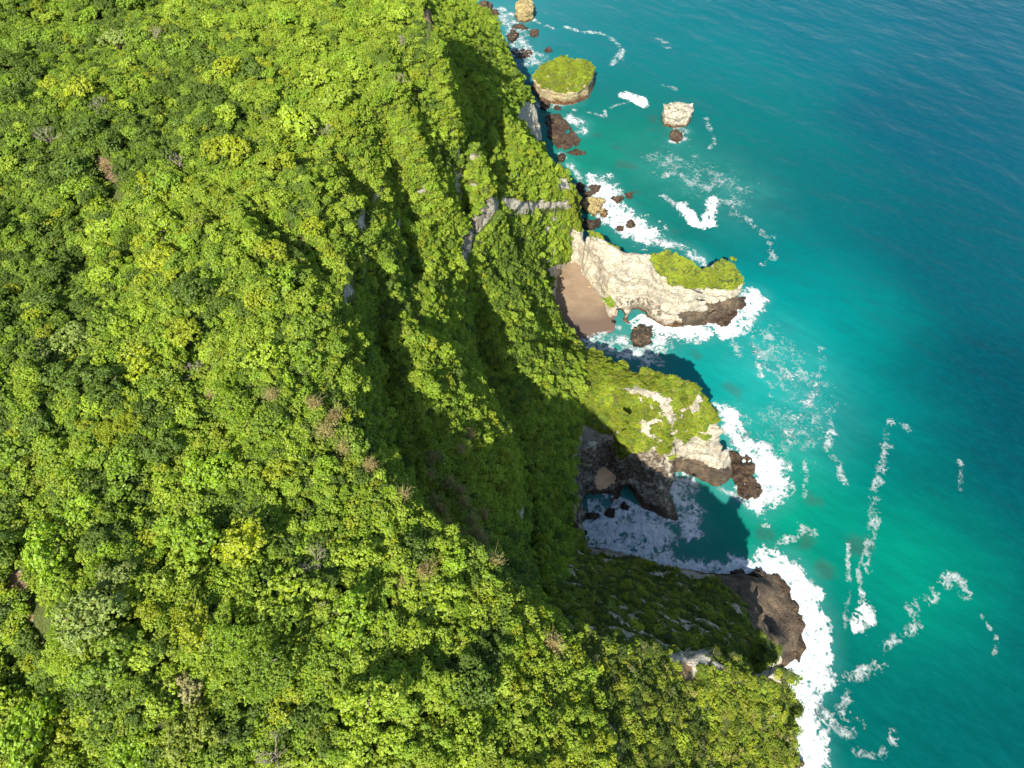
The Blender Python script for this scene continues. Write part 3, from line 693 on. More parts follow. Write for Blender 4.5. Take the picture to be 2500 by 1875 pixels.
# ------------------------------------------------------------------ foam: real sheets a few centimetres to decimetres proud of the water
# (name, label, width m, solidity 0..1, points)
FOAM = [
    ('surf', 'thick white surf along the foot of the white headland', 6.2, 0.95, [(1560, 775), (1600, 796), (1650, 806), (1700, 806), (1750, 804), (1790, 792), (1822, 764), (1840, 728)]),
    ('surf', 'white surf on the rocks behind the white headland', 9.5, 0.95, [(1462, 455), (1480, 490), (1512, 530), (1545, 556), (1580, 570)]),
    ('surf', 'shaded strip of foam behind the green top of the white headland', 4.0, 0.62, [(1590, 585), (1630, 596), (1675, 606), (1705, 632), (1722, 648)]),
    ('surf', 'lacy foam washing around the dark rock in the beach cove', 9.0, 0.62, [(1430, 842), (1470, 838), (1510, 838), (1545, 862), (1590, 858), (1608, 826)]),
    ('surf', 'thin swash line at the edge of the sand', 2.2, 0.45, [(1415, 838), (1447, 812), (1478, 800), (1492, 790), (1510, 800)]),
    ('surf', 'white splash against the seaward side of the middle headland', 5.0, 0.95, [(1776, 1010), (1784, 1035), (1788, 1060)]),
    ('surf', 'white surf on the brown reef at the middle headland tip', 7.0, 0.95, [(1815, 1098), (1850, 1106), (1872, 1135), (1880, 1165), (1874, 1195), (1845, 1214)]),
    ('surf', 'lacy foam in shade under the middle headland tip', 3.2, 0.5, [(1762, 1196), (1790, 1210), (1820, 1222)]),
    ('surf', 'lacy foam curling round the foot of the rock arch', 6.0, 0.82, [(1655, 1142), (1662, 1175), (1664, 1215), (1680, 1250), (1690, 1290)]),
    ('surf', 'broad churned foam filling the head of the inner bay', 13.0, 0.92, [(1418, 1300), (1470, 1285), (1530, 1268), (1560, 1290), (1575, 1330)]),
    ('surf', 'foam line along the shaded wall of the inner bay', 4.6, 0.92, [(1440, 1335), (1500, 1346), (1560, 1366), (1630, 1382), (1700, 1392), (1745, 1402), (1800, 1392), (1860, 1394)]),
    ('surf', 'heavy white surf around the brown toe of the high headland', 6.4, 1.0, [(1885, 1392), (1925, 1398), (1958, 1450), (1978, 1500), (1984, 1560), (1982, 1610), (1950, 1632), (1940, 1650), (1962, 1670), (1950, 1705)]),
    ('surf', 'heavy white surf below the sunlit end of the high headland', 6.4, 1.0, [(1958, 1772), (1962, 1810), (1972, 1850), (1982, 1895)]),
    ('surf', 'streaky foam over the rocks of the upper shore', 11.0, 0.50, [(1228, 30), (1250, 62), (1262, 95), (1275, 125), (1300, 148)]),
    ('surf', 'foam between the green islet and the cliff', 6.0, 0.55, [(1322, 256), (1352, 256), (1385, 248), (1400, 240)]),
    ('surf', 'foam on the outer side of the brown flat reef', 5.0, 0.62, [(1392, 292), (1415, 300), (1418, 322)]),
    ('surf', 'thin foam along the shaded rocks under the wooded spur', 3.0, 0.5, [(1372, 375), (1392, 404), (1415, 436), (1432, 460)]),
    ('surf', 'foam ring around the small brown rock near the pale block', 4.5, 0.55, [(1652, 312), (1668, 322), (1664, 340), (1645, 344)]),
    ('foam_streak', 'short foam streak below the square yellow rock', 2.6, 0.6, [(1299, 45), (1310, 55), (1330, 60), (1353, 70)]),
    ('foam_streak', 'long curved foam line seaward of the square yellow rock', 2.8, 0.62, [(1375, 65), (1416, 78), (1464, 82), (1490, 94), (1505, 104), (1518, 120)]),
    ('foam_streak', 'white foam blob at the end of the long curved foam line', 5.0, 0.7, [(1516, 126), (1510, 138), (1499, 155)]),
    ('foam_streak', 'solid white foam wedge between the green islet and the pale block', 4.6, 1.0, [(1526, 233), (1545, 240), (1562, 249)]),
    ('foam_streak', 'thin foam tail trailing from the white wedge', 1.8, 0.5, [(1530, 252), (1500, 258), (1478, 270), (1477, 285), (1440, 276), (1400, 268)]),
    ('foam_streak', 'white foam V floating off the white headland', 4.0, 0.95, [(1665, 506), (1684, 530), (1700, 548), (1715, 552), (1728, 546), (1736, 518), (1741, 486)]),
    ('foam_streak', 'narrow foam arm leading to the white V', 2.6, 0.8, [(1617, 479), (1640, 492), (1664, 504)]),
    ('foam_lace', 'scattered lace of foam above the white V', 26.0, 0.16, [(1660, 410), (1700, 430), (1740, 450), (1780, 470)]),
    ('foam_streak', 'small foam patch left of the scattered lace', 4.0, 0.5, [(1622, 408), (1622, 430)]),
    ('foam_streak', 'foam fleck seaward of the white V', 2.4, 0.5, [(1787, 490), (1798, 522)]),
    ('foam_streak', 'slanted foam fleck off the green knob', 3.0, 0.45, [(1820, 533), (1845, 555), (1862, 572), (1886, 580)]),
    ('foam_streak', 'hooked foam fleck beside the green knob', 3.0, 0.45, [(1878, 595), (1888, 627), (1863, 645)]),
    ('foam_streak', 'small curl of foam right of the pale block', 2.4, 0.45, [(1722, 290), (1740, 330), (1745, 350), (1732, 362)]),
    ('foam_streak', 'foam line off the white headland tip', 2.4, 0.75, [(1837, 823), (1848, 874), (1859, 917)]),
    ('foam_lace', 'wide foam lace on the bright turquoise water', 19.0, 0.21, [(1880, 860), (1920, 900), (1950, 950), (1960, 1000), (1920, 1050), (1880, 1060)]),
    ('foam_streak', 'dense foam patch inside the wide lace', 4.6, 0.7, [(1922, 925), (1935, 930)]),
    ('foam_streak', 'curved outer edge of the wide foam lace', 3.0, 0.45, [(2000, 850), (2007, 903), (1993, 946), (1975, 989), (1953, 1025), (1917, 1062)]),
    ('foam_streak', 'winding foam line beyond the wide lace', 2.6, 0.6, [(2015, 993), (2025, 1025), (2029, 1054), (2018, 1090), (2033, 1120), (2047, 1130), (2051, 1167), (2062, 1181)]),
    ('foam_streak', 'faint foam trail off the brown reef', 2.2, 0.4, [(1960, 1098), (1965, 1135), (1968, 1170), (1962, 1210)]),
    ('foam_streak', 'upper part of the long straight foam trail', 3.2, 0.48, [(2163, 1051), (2163, 1080), (2155, 1120), (2146, 1160), (2139, 1192)]),
    ('foam_streak', 'lower part of the long straight foam trail', 3.4, 0.46, [(2140, 1225), (2134, 1260), (2128, 1300), (2118, 1350), (2105, 1382)]),
    ('foam_streak', 'thin neck of foam above the white triangle', 1.8, 0.8, [(2097, 1396), (2101, 1441), (2108, 1480)]),
    ('foam_streak', 'white triangular foam patch on deep green water', 3.4, 0.9, [(2110, 1488), (2100, 1515), (2125, 1508), (2095, 1522)]),
    ('foam_streak', 'dotted foam line left of the long trail', 1.6, 0.42, [(2072, 1306), (2070, 1370), (2076, 1441), (2066, 1500), (2063, 1532)]),
    ('foam_streak', 'short foam hook at the far end of the open water', 2.4, 0.42, [(2172, 1032), (2190, 1030), (2210, 1042), (2228, 1068)]),
    ('foam_streak', 'faint isolated foam fleck on the dark open water', 1.8, 0.36, [(2343, 1125), (2346, 1150), (2341, 1197)]),
    ('foam_streak', 'zigzag foam line running back to the high headland', 2.8, 0.52, [(2244, 1527), (2189, 1555), (2153, 1577), (2153, 1613), (2126, 1631), (2067, 1659)]),
    ('foam_streak', 'foam arch with a bright outer end', 3.2, 0.55, [(2361, 1450), (2345, 1416), (2320, 1408), (2298, 1424), (2275, 1464), (2238, 1458), (2228, 1487), (2236, 1510)]),
    ('foam_streak', 'foam ribbon near the bottom beside the surf', 3.0, 0.55, [(1981, 1713), (2005, 1740), (2030, 1755), (2045, 1781), (2081, 1790), (2099, 1767), (2060, 1745)]),
    ('foam_streak', 'slanting foam patch above the bottom ribbon', 3.0, 0.45, [(2072, 1690), (2054, 1735)]),
    ('foam_streak', 'tiny foam mark at the outer dark water', 1.6, 0.5, [(2397, 1505), (2415, 1532)]),
    ('foam_streak', 'short thin foam dash on the outer dark water', 1.5, 0.4, [(2433, 1555), (2429, 1604)]),
    ('foam_streak', 'foam line curling from the surf at the brown toe', 2.8, 0.6, [(1890, 1335), (1912, 1322), (1936, 1319), (1959, 1292), (1985, 1302)]),
    ('foam_streak', 'small white foam clot near the bottom edge', 2.4, 0.7, [(2182, 1790), (2178, 1806)]),
    ('foam_streak', 'thin foam scribble at the very bottom', 2.2, 0.42, [(2090, 1842), (2110, 1838), (2150, 1850), (2160, 1830)]),
    ('foam_streak', 'pale foam smear off the middle headland', 4.5, 0.32, [(1880, 1030), (1900, 1070), (1930, 1075)]),
    ('foam_streak', 'small foam smear off the white headland surf', 4.0, 0.36, [(1790, 840), (1800, 862), (1812, 850)]),
    ('foam_streak', 'faint foam smear in open water at the top', 5.0, 0.22, [(1605, 95), (1630, 115)]),
    ('foam_streak', 'faint foam specks above the pale block', 3.0, 0.3, [(1620, 210), (1650, 218)]),
]
# ------------------------------------------------------------------ sea
def axis(a, b, s, lo, hi):
    m = list(np.arange(a, b, s)); l = []; x = a; st = s
    while x > lo: st *= 1.25; x -= st; l.append(x)
    r = []; x = m[-1]; st = s
    while x < hi: st *= 1.25; x += st; r.append(x)
    return np.array(l[::-1] + m + r)
WATER_PTS = [  # measured tints of the open, lit water
    (1250, 20, 60, 150, 160), (1400, 60, 15, 118, 130), (1700, 100, 10, 122, 138), (2000, 50, 6, 108, 132), (2400, 50, 6, 95, 125), (2300, 300, 4, 92, 120), (2300, 600, 3, 90, 112), (2000, 500, 4, 104, 117),
    (1800, 300, 5, 116, 124), (1600, 180, 12, 124, 128), (1500, 410, 20, 145, 122), (1440, 385, 30, 165, 130), (1580, 420, 12, 128, 118), (1650, 440, 15, 115, 113), (1560, 330, 25, 110, 105), (1900, 640, 0, 128, 136), (1860, 780, 0, 160, 162),
    (1800, 900, 2, 182, 168), (1900, 900, 8, 186, 180), (1950, 1000, 0, 162, 162), (2050, 850, 0, 122, 128), (2120, 1000, 0, 100, 110), (2400, 1000, 0, 76, 96), (2450, 1500, 0, 76, 92), (1850, 1200, 2, 184, 148),
    (1900, 1260, 18, 165, 126), (2000, 1250, 0, 138, 124), (2205, 1350, 0, 165, 132), (2190, 1410, 0, 160, 136), (2150, 1600, 0, 108, 106), (2300, 1750, 0, 90, 98), (2050, 1500, 2, 108, 106), (2000, 1800, 0, 110, 108),
    (1750, 1250, 0, 138, 130), (1600, 1300, 50, 140, 132), (1500, 1290, 60, 145, 135), (1600, 870, 0, 120, 128), (1690, 830, 5, 150, 145), (1350, 250, 10, 118, 126), (2300, 1250, 0, 92, 102), (1500, 800, 70, 150, 145), (1680, 500, 12, 112, 110), (2030, 1330, 0, 116, 110), (2150, 1150, 0, 112, 114), (1330, 120, 30, 135, 145), (1560, 540, 10, 120, 120)]
lin = lambda c: np.where(c <= 0.04045, c / 12.92, ((c + 0.055) / 1.055) ** 2.4)
wpt = np.array([[*W(a, b, 0), *lin(np.array([r, g, bb]) / 255.0)] for a, b, r, g, bb in WATER_PTS])
WATER_GAIN = 0.53
def water_tint(x, y):
    num = np.zeros((x.size, 3)); den = np.zeros(x.size); xf = x.ravel(); yf = y.ravel()
    wx = 14 * fbm(xf / 40, yf / 40, 0.5, 3); wy = 14 * fbm(xf / 40, yf / 40, 9.5, 3)
    for a in wpt:
        d2 = (xf + wx - a[0]) ** 2 + (yf + wy - a[1]) ** 2
        s2 = 2 * (16 + 0.05 * a[1]) ** 2
        w = np.exp(-d2 / s2) + 3.0 / (d2 + 60) ** 1.35
        num += w[:, None] * a[2:]; den += w
    c = num / den[:, None]; g_ = c[:, 1:2]
    c = c * WATER_GAIN * (0.94 + 0.30 * g_); c[:, 2] *= 0.86 + 0.32 * g_[:, 0]
    far = smooth01((np.hypot(xf - 60, yf - 220) - 420) / 500)[:, None]
    return c * (1 - far) + far * np.array([0.0, 0.052, 0.086])
SUBROCK = [(1524, 405, 12), (1510, 420, 8), (1590, 300, 14), (1620, 330, 8), (1460, 402, 6), (1432, 480, 10), (1560, 470, 8), (1740, 880, 8), (1790, 950, 9), (1830, 1060, 10), (1850, 1085, 9), (1690, 1310, 6), (1730, 1330, 5), (1640, 1330, 7), (2100, 1330, 9), (1870, 1310, 9), (1700, 870, 8), (1640, 560, 9), (1560, 500, 6), (1500, 360, 9), (1980, 1210, 7), (1960, 1330, 10), (2020, 1390, 9), (1545, 270, 8), (1460, 330, 7), (1480, 440, 7)]
sx = axis(-14, 300, 1.5, -4000, 9000); sy = axis(-60, 560, 1.5, -1500, 14000)
SX, SY = np.meshgrid(sx, sy, indexing='ij')
wc = water_tint(SX, SY)
xf, yf = SX.ravel(), SY.ravel()
wob = fbm(xf / 9, yf / 9, 4.4, 3)
for a, b_, r in SUBROCK:
    cx, cy = W(a, b_, 0); d = np.hypot(xf - cx, yf - cy) / (r * 0.42)
    k = (smooth01(1.2 - d + 2.4 * wob) * 0.42)[:, None]
    wc = wc * (1 - k) + k * np.array([0.035, 0.058, 0.042])
# aerated pale water near the shore
dsea, _ = dist_to(COAST_D, SX, SY)
k = (smooth01(1 - dsea.ravel() / 11.0) * (0.25 + 0.5 * np.clip(wob, -0.4, 0.6)))[:, None] * (yf < 600)[:, None]
wc = wc * (1 - np.clip(k, 0, 1)) + np.clip(k, 0, 1) * np.array([0.045, 0.185, 0.185])
near = np.nonzero((xf > -60) & (xf < 340) & (yf < 640))[0]
pale = np.zeros(len(xf))
for nm, lab, wid, sol, pts in FOAM:
    if nm == 'foam_streak': continue
    pl = densify([W(*p_) for p_ in pts], 2.0); rr = wid * 2.0 + 2
    k_ = near[(xf[near] > pl[:, 0].min() - rr) & (xf[near] < pl[:, 0].max() + rr) & (yf[near] > pl[:, 1].min() - rr) & (yf[near] < pl[:, 1].max() + rr)]
    dd, _ = dist_to(pl, xf[k_], yf[k_])
    pale[k_] = np.maximum(pale[k_], smooth01(1 - dd / rr) * min(0.75, 0.25 + sol * 0.5) * (0.75 + 0.7 * wob[k_]))
pale = np.clip(pale, 0, .8)[:, None]
wc = wc * (1 - pale) + pale * np.array([0.055, 0.215, 0.205])
SZ = 0.10 * fbm(xf / 11, yf / 6, 2.0, 2) * (np.abs(xf) < 400) * (yf < 650)
co = np.stack([xf, yf, SZ], 1); idx = np.arange(SX.size).reshape(SX.shape)
q = np.stack([idx[:-1, :-1], idx[1:, :-1], idx[1:, 1:], idx[:-1, 1:]], -1).reshape(-1, 4)
me, _, _ = mesh_from('sea', co, q); set_attr(me, 'watercol', wc)
add('sea', me, M_WATER, 'turquoise sea turning deep blue away from the shore', None, 'structure')

FS = 0.36
fx = np.arange(-12, 235, FS); fy = np.arange(18, 560, FS)
nf1 = None
def foam_objects():
    for name, label, wid, sol, pts in FOAM:
        if name != 'surf' and sol < 0.9: sol *= 0.66; wid *= 0.95
        pl = densify([W(*p) for p in pts], 0.8)
        pad = wid * 1.7 + 2
        X = np.arange(pl[:, 0].min() - pad, pl[:, 0].max() + pad, FS); Y = np.arange(pl[:, 1].min() - pad, pl[:, 1].max() + pad, FS)
        XX, YY = np.meshgrid(X, Y, indexing='ij')
        d, _ = dist_to(pl, XX, YY)
        wv = wid * (1.0 + 0.7 * fbm(XX / (wid * 1.2 + 3), YY / (wid * 1.2 + 3), 8.8, 3)) * 1.55
        dens = np.clip(1 - d / np.maximum(wv, 0.3), 0, 1)
        wx, wy = XX + 1.8 * fbm(XX / 4, YY / 4, 1.1, 3), YY + 1.8 * fbm(XX / 4, YY / 4, 6.1, 3)
        fil = 1 - np.abs(fbm(wx / 2.4, wy / 2.4, 2.2, 3)) * 4.5           # net of filaments
        fil2 = 1 - np.abs(fbm(wx / 5.5, wy / 5.5, 7.2, 2)) * 5.0
        N = 0.42 * np.maximum(fil, fil2 * 0.9) + 0.9 * fbm(wx / 6.0, wy / 6.0, 5.5, 4, 0.62) + 0.26 * fbm(XX / 1.1, YY / 1.1, 3.5, 2)
        core = dens > 0.45
        T = np.quantile(N[core] if core.any() else N, 1 - (0.22 + 0.76 * sol))
        f = N - 1.15 * (1 - np.clip(dens * 1.35, 0, 1) ** 0.7) - T
        keep = (f > -0.22) & (dens > 0.02)
        keep &= bil(Hs, XX, YY) < 1.4
        thick = np.clip((f + 0.22) * 1.35, 0, 1.3) * (0.40 + 0.62 * sol + 0.35 * sol ** 3)
        bulge = np.clip(f - 0.25, 0, 1) * sol
        Z = 0.16 + bulge * (0.15 + 0.9 * np.clip(fbm(XX / 1.6, YY / 1.6, 3.0, 3) + 0.3, 0, 1))
        idx = np.arange(XX.size).reshape(XX.shape)
        c = keep[:-1, :-1] & keep[1:, :-1] & keep[1:, 1:] & keep[:-1, 1:]
        c |= (keep[:-1, :-1].astype(int) + keep[1:, :-1] + keep[1:, 1:] + keep[:-1, 1:]) >= 3
        q = np.stack([idx[:-1, :-1], idx[1:, :-1], idx[1:, 1:], idx[:-1, 1:]], -1)[c]
        if len(q) < 4: continue
        co = np.stack([XX.ravel(), YY.ravel(), Z.ravel()], 1)
        used = np.unique(q)
        me, _, _ = mesh_from(name, co, q); set_attr(me, 'thick', thick.ravel()[used])
        add(name, me, M_FOAM, label, 'foam', 'stuff', 'foam on the sea')
foam_objects()

# ------------------------------------------------------------------ rocks standing in the sea
def rock(name, label, outline, zref, h, mat, cat='rock', rough=0.5, undercut=0.0, dome=0.25, seed=0, group=None, veg=False, groov=0.0, tilt=(0, 0)):
    """a rock from its measured outline (taken at height zref) and its top height h"""
    pl = np.array([W(a, b, zref) for a, b in outline]); c = pl.mean(0)
    rm = np.hypot(pl[:, 0] - c[0], pl[:, 1] - c[1]).mean()
    s = float(np.clip(rm / 14.0, 0.28, 0.62)); pad = 2.5
    X = np.arange(pl[:, 0].min() - pad, pl[:, 0].max() + pad, s); Y = np.arange(pl[:, 1].min() - pad, pl[:, 1].max() + pad, s); Z = np.arange(-1.6, h * (1 + dome) + 2.5, s)
    XX, YY = np.meshgrid(X, Y, indexing='ij')
    ins = in_poly(XX, YY, [tuple(q) for q in pl]); dd, _ = dist_to(densify(np.vstack([pl, pl[:1]]), 0.3), XX, YY)
    d2 = np.where(ins, -dd, dd)
    rel = np.clip(dd * ins / (rm * 0.9), 0, 1)
    top = h * (1 - dome) + h * dome * 1.6 * rel ** 0.8 + tilt[0] * (XX - c[0]) + tilt[1] * (YY - c[1]) + (0.10 * h + 0.25) * 2.2 * fbm(XX / (rm * 0.5 + 0.6) + seed, YY / (rm * 0.5 + 0.6), 0.4, 3)
    if groov:
        tha = np.arctan2(YY - c[1], XX - c[0]); top = top - groov * 0.9 * np.abs(np.sin(tha * max(6, rm * 1.3) + 2.5 * fbm(XX / 4, YY / 4, seed, 2))) * (1 - 0.5 * rel)
    z3 = Z[None, None, :]; t = np.clip(z3 / max(h, 0.1), -0.2, 1)
    side = d2[:, :, None] + undercut * rm * np.sin(np.clip(t, 0, 1) * math.pi) * (1 - t) * 0.9 - 0.18 * (1 - t) * min(2.0, rm * 0.3) * (undercut <= 0)
    F = np.maximum(side, z3 - top[:, :, None]).astype(np.float32)
    A, B, C3 = np.broadcast_arrays(XX[:, :, None], YY[:, :, None], z3)
    L1 = rm * 0.35 + 0.5
    n = fbm(A / L1 + seed, B / L1, C3 / (L1 * 0.8), 3) * min(2.4, 0.30 * rm) + 0.45 * min(1.0, rm * 0.35) * fbm(A / 1.2 + seed, B / 1.2, C3 / 0.8, 3, 0.6)
    n = n + 0.16 * np.sin(C3 * 2.4 + 2 * noise3(A / 5, B / 5, seed)) * min(1, h / 4)
    F = np.clip(F + n * rough, -4, 4)
    F[0], F[-1], F[:, 0], F[:, -1], F[:, :, -1] = 4, 4, 4, 4, 4
    co, q = net_of(F, X.astype(np.float32), Y.astype(np.float32), Z.astype(np.float32), s)
    me, c2, q2 = mesh_from(name, co, q)
    nz = vert_normals(me)[:, 2]
    v = np.zeros(len(c2), np.float32)
    if veg:
        v = ((nz > 0.45) & (c2[:, 2] > h * 0.62)).astype(np.float32)
        v *= (fbm(c2[:, 0] / 3.5 + seed, c2[:, 1] / 3.5, c2[:, 2] / 3, 3) > (1 - veg) * 1.1 - 0.45)
    set_attr(me, 'veg', v); set_attr(me, 'soil', np.zeros(len(c2))); set_attr(me, 'stain_shade', np.zeros(len(c2)))
    ob = add(name, me, mat, label, cat, None, group)
    if veg: LANDS.append((ob, c2, q2, v))
    return ob

def box(px, py, rx, ry, n=9, jit=0.16, seed=0):
    r = random.Random(seed * 77 + int(px) * 3 + int(py))
    return [(px + rx * math.cos(a) * (1 + r.uniform(-jit, jit)), py + ry * math.sin(a) * (1 + r.uniform(-jit, jit))) for a in [2 * math.pi * k / n for k in range(n)]]

rock('islet', 'large round islet with a green top and cream sides', [(1296, 172), (1304, 156), (1321, 146), (1350, 140), (1385, 137), (1425, 144), (1456, 155), (1452, 176), (1440, 196), (1412, 208), (1385, 213), (1350, 210), (1318, 200)], 13, 13, M_ISLET, 'islet', 0.9, 0.12, 0.30, 3, None, veg=0.9, tilt=(0.06, 0.10))
rock('islet', 'pale square block of rock standing alone in the open sea', [(1619, 256), (1640, 250), (1692, 254), (1693, 268), (1684, 281), (1650, 284), (1624, 278)], 8.5, 9, M_LAND, 'islet', 0.5, 0.10, 0.06, 5, None, veg=0.2, tilt=(0, 0.12))
rock('sea_rock', 'square yellow rock stack at the top of the shore', [(1260, 0), (1275, -8), (1295, -6), (1303, 4), (1303, 20), (1288, 25), (1265, 24), (1258, 14)], 9, 9, M_YELLOW, 'rock', 0.6, 0.05, 0.12, 8)
REEFS = [
    ('reef', 'broad flat brown reef half in the cliff shadow', [(1335, 285), (1358, 278), (1372, 285), (1388, 305), (1398, 325), (1416, 338), (1405, 352), (1380, 362), (1362, 360), (1340, 330)], 1.4, M_REEF),
    ('reef', 'brown grooved reef shelf at the middle headland tip', [(1778, 1105), (1800, 1106), (1830, 1118), (1842, 1150), (1844, 1178), (1866, 1192), (1858, 1206), (1830, 1214), (1812, 1206), (1792, 1160)], 1.5, M_REEF),
    ('reef', 'brown reef fringe below the green knob', [(1700, 770), (1740, 752), (1780, 745), (1822, 722), (1818, 742), (1795, 765), (1782, 782), (1768, 798), (1745, 784), (1715, 790)], 1.3, M_REEF),
    ('reef', 'brown reef rim on the seaward side of the high headland', [(1884, 1405), (1900, 1402), (1920, 1425), (1948, 1475), (1960, 1510), (1960, 1590), (1952, 1612), (1935, 1600), (1938, 1540), (1915, 1470)], 1.6, M_REEF),
    ('reef', 'ribbed brown reef in the streaky foam of the upper shore', [(1252, 125), (1275, 118), (1298, 122), (1296, 134), (1275, 140), (1256, 140)], 1.0, M_REEF)]
for nm, lab, ol, h, mt in REEFS: rock(nm, lab, ol, 1.0, h, mt, 'reef', 1.0, -0.1, 0.2, len(lab), groov=0.7)
BOULD = [  # label, px, py, rx, ry, height, material
    ('big dark rock standing in the foam off the beach', 1566, 820, 20, 26, 6.0, M_DARK),
    ('pale yellow boulder under the wooded spur', 1450, 500, 24, 22, 5.0, M_YELLOW),
    ('smaller yellow boulder right beside the pale yellow boulder', 1476, 520, 9, 8, 2.5, M_YELLOW),
    ('small brown rock in a foam ring near the pale block', 1652, 330, 14, 13, 2.0, M_REEF),
    ('long low brown rock nearest the square yellow rock', 1268, 66, 22, 5, 1.4, M_REEF),
    ('round brown rock in foam below the square yellow rock', 1304, 81, 9, 8, 2.0, M_REEF),
    ('dark brown rock against the upper cliff foot', 1251, 86, 10, 12, 3.0, M_DARK),
    ('small brown rock breaking the foam above the green islet', 1340, 122, 9, 7, 1.6, M_REEF),
    ('dark rock between the cliff and the green islet foot', 1330, 254, 12, 9, 2.4, M_DARK),
    ('small brown rock in the foam below the green islet', 1360, 262, 9, 5, 1.2, M_REEF),
    ('low brown rock alone on the emerald shallows', 1408, 372, 16, 7, 1.0, M_REEF),
    ('brown rock at the top of the surf behind the white headland', 1454, 458, 13, 9, 1.8, M_REEF),
    ('brown rock beside the yellow boulder in white surf', 1436, 472, 12, 8, 1.8, M_REEF),
    ('brown rock in the middle of the white surf', 1508, 484, 13, 9, 1.6, M_REEF),
    ('small brown rock on the outer edge of the white surf', 1536, 476, 9, 7, 1.3, M_REEF),
    ('brown rock low in the surf near the white headland', 1512, 556, 9, 8, 1.4, M_REEF),
    ('reddish rock right of the surf gap behind the white headland', 1540, 548, 11, 9, 1.5, M_REEF),
    ('tiny dark rock on the wet sand', 1498, 786, 6, 5, 1.2, M_DARK),
    ('dark boulder at the cave mouth of the inner bay', 1446, 1258, 14, 10, 2.4, M_DARK),
    ('dark boulder right of the cave mouth in foam', 1490, 1252, 13, 9, 2.2, M_DARK),
    ('small dark rock at the corner of the inner bay', 1424, 1300, 9, 8, 1.6, M_DARK),
    ('dark rock by the foot of the rock arch', 1524, 1236, 10, 9, 1.8, M_DARK),
    ('round dark rock at the shaded end of the inner bay wall', 1800, 1398, 12, 9, 3.0, M_DARK),
    ('jagged dark rock beside the surf at the inner bay mouth', 1850, 1402, 18, 10, 2.6, M_DARK),
    ('brown rock awash at the bottom in heavy surf', 1952, 1862, 10, 12, 3.0, M_REEF),
    ('brown boulder on the shaded shore under the wooded spur', 1418, 458, 11, 9, 2.0, M_DARK),
    ('dark boulder at the waterline under the grey cliff', 1372, 384, 9, 9, 2.4, M_DARK),
    ('dark rock shelf at the foot of the wooded spur', 1408, 492, 20, 18, 3.0, M_DARK),
    ('dark rock shelf behind the white headland neck', 1446, 545, 22, 12, 2.6, M_DARK),
    ('small pale stone at the back of the beach', 1366, 700, 6, 5, 4.6, M_YELLOW),
    ('fallen stone on the sand under the white face', 1440, 704, 7, 5, 4.4, M_YELLOW),
    ('dark stones at the top corner of the shore', 1186, 14, 16, 9, 3.0, M_DARK),
    ('brown rock just off the dark stones at the top', 1208, 30, 9, 6, 2.0, M_REEF)]
for k, (lab, px, py, rx, ry, h, mt) in enumerate(BOULD):
    rock('sea_rock', lab, box(px, py, rx * 1.1, ry, 8, 0.40, k), h * 0.4, h * 0.8, mt, 'rock', 1.35, -0.1, 0.3, 20 + k, 'rocks along the shore')

# ------------------------------------------------------------------ plants
def make_leaf_mat():
    m, nt, out = new_mat('foliage'); b = NB(nt)
    tint = b.n('ShaderNodeAttribute', attribute_name='tint', attribute_type='INSTANCER').outputs['Color']
    lv = b.n('ShaderNodeAttribute', attribute_name='leafvar').outputs['Color']
    sp = b.n('ShaderNodeSeparateColor'); b.l(lv, sp.inputs[0])
    k = b.mapr(sp.outputs[0], 0, 1, 0.74, 1.26)
    hs = b.n('ShaderNodeHueSaturation'); b.l(tint, hs.inputs['Color']); b.l(b.mapr(sp.outputs[1], 0, 1, 0.492, 0.516), hs.inputs['Hue']); b.l(k, hs.inputs['Value']); b.l(b.mapr(sp.outputs[2], 0, 1, 0.86, 1.08), hs.inputs['Saturation'])
    df = b.n('ShaderNodeBsdfDiffuse'); b.l(hs.outputs[0], df.inputs[0])
    tr = b.n('ShaderNodeBsdfTranslucent'); b.l(b.mix(1.0, hs.outputs[0], (1.25, 1.20, 0.55), 'MULTIPLY'), tr.inputs[0])
    gl = b.n('ShaderNodeBsdfGlossy'); gl.inputs['Roughness'].default_value = 0.5; gl.inputs[0].default_value = (0.6, 0.6, 0.55, 1)
    mx = b.n('ShaderNodeMixShader'); mx.inputs[0].default_value = 0.40; b.l(df.outputs[0], mx.inputs[1]); b.l(tr.outputs[0], mx.inputs[2])
    m2 = b.n('ShaderNodeMixShader'); m2.inputs[0].default_value = 0.03; b.l(mx.outputs[0], m2.inputs[1]); b.l(gl.outputs[0], m2.inputs[2])
    b.l(m2.outputs[0], out.inputs[0])
    return m
M_LEAF = make_leaf_mat()
def flat_mat(name, c1, c2, scale):
    m, nt, out = new_mat(name); b = NB(nt)
    pos = b.n('ShaderNodeNewGeometry').outputs['Position']
    b.bsdf(out, b.mix(b.noise(pos, scale, 4), c1, c2), 0.95, None, 0.1)
    return m
M_BARK = flat_mat('bark', (0.09, 0.07, 0.05), (0.20, 0.17, 0.13), 1.2)
M_TWIG = flat_mat('bleached_twigs', (0.26, 0.22, 0.17), (0.40, 0.36, 0.30), 0.8)
M_DRY = flat_mat('dry_twigs', (0.30, 0.22, 0.10), (0.46, 0.36, 0.19), 0.6)

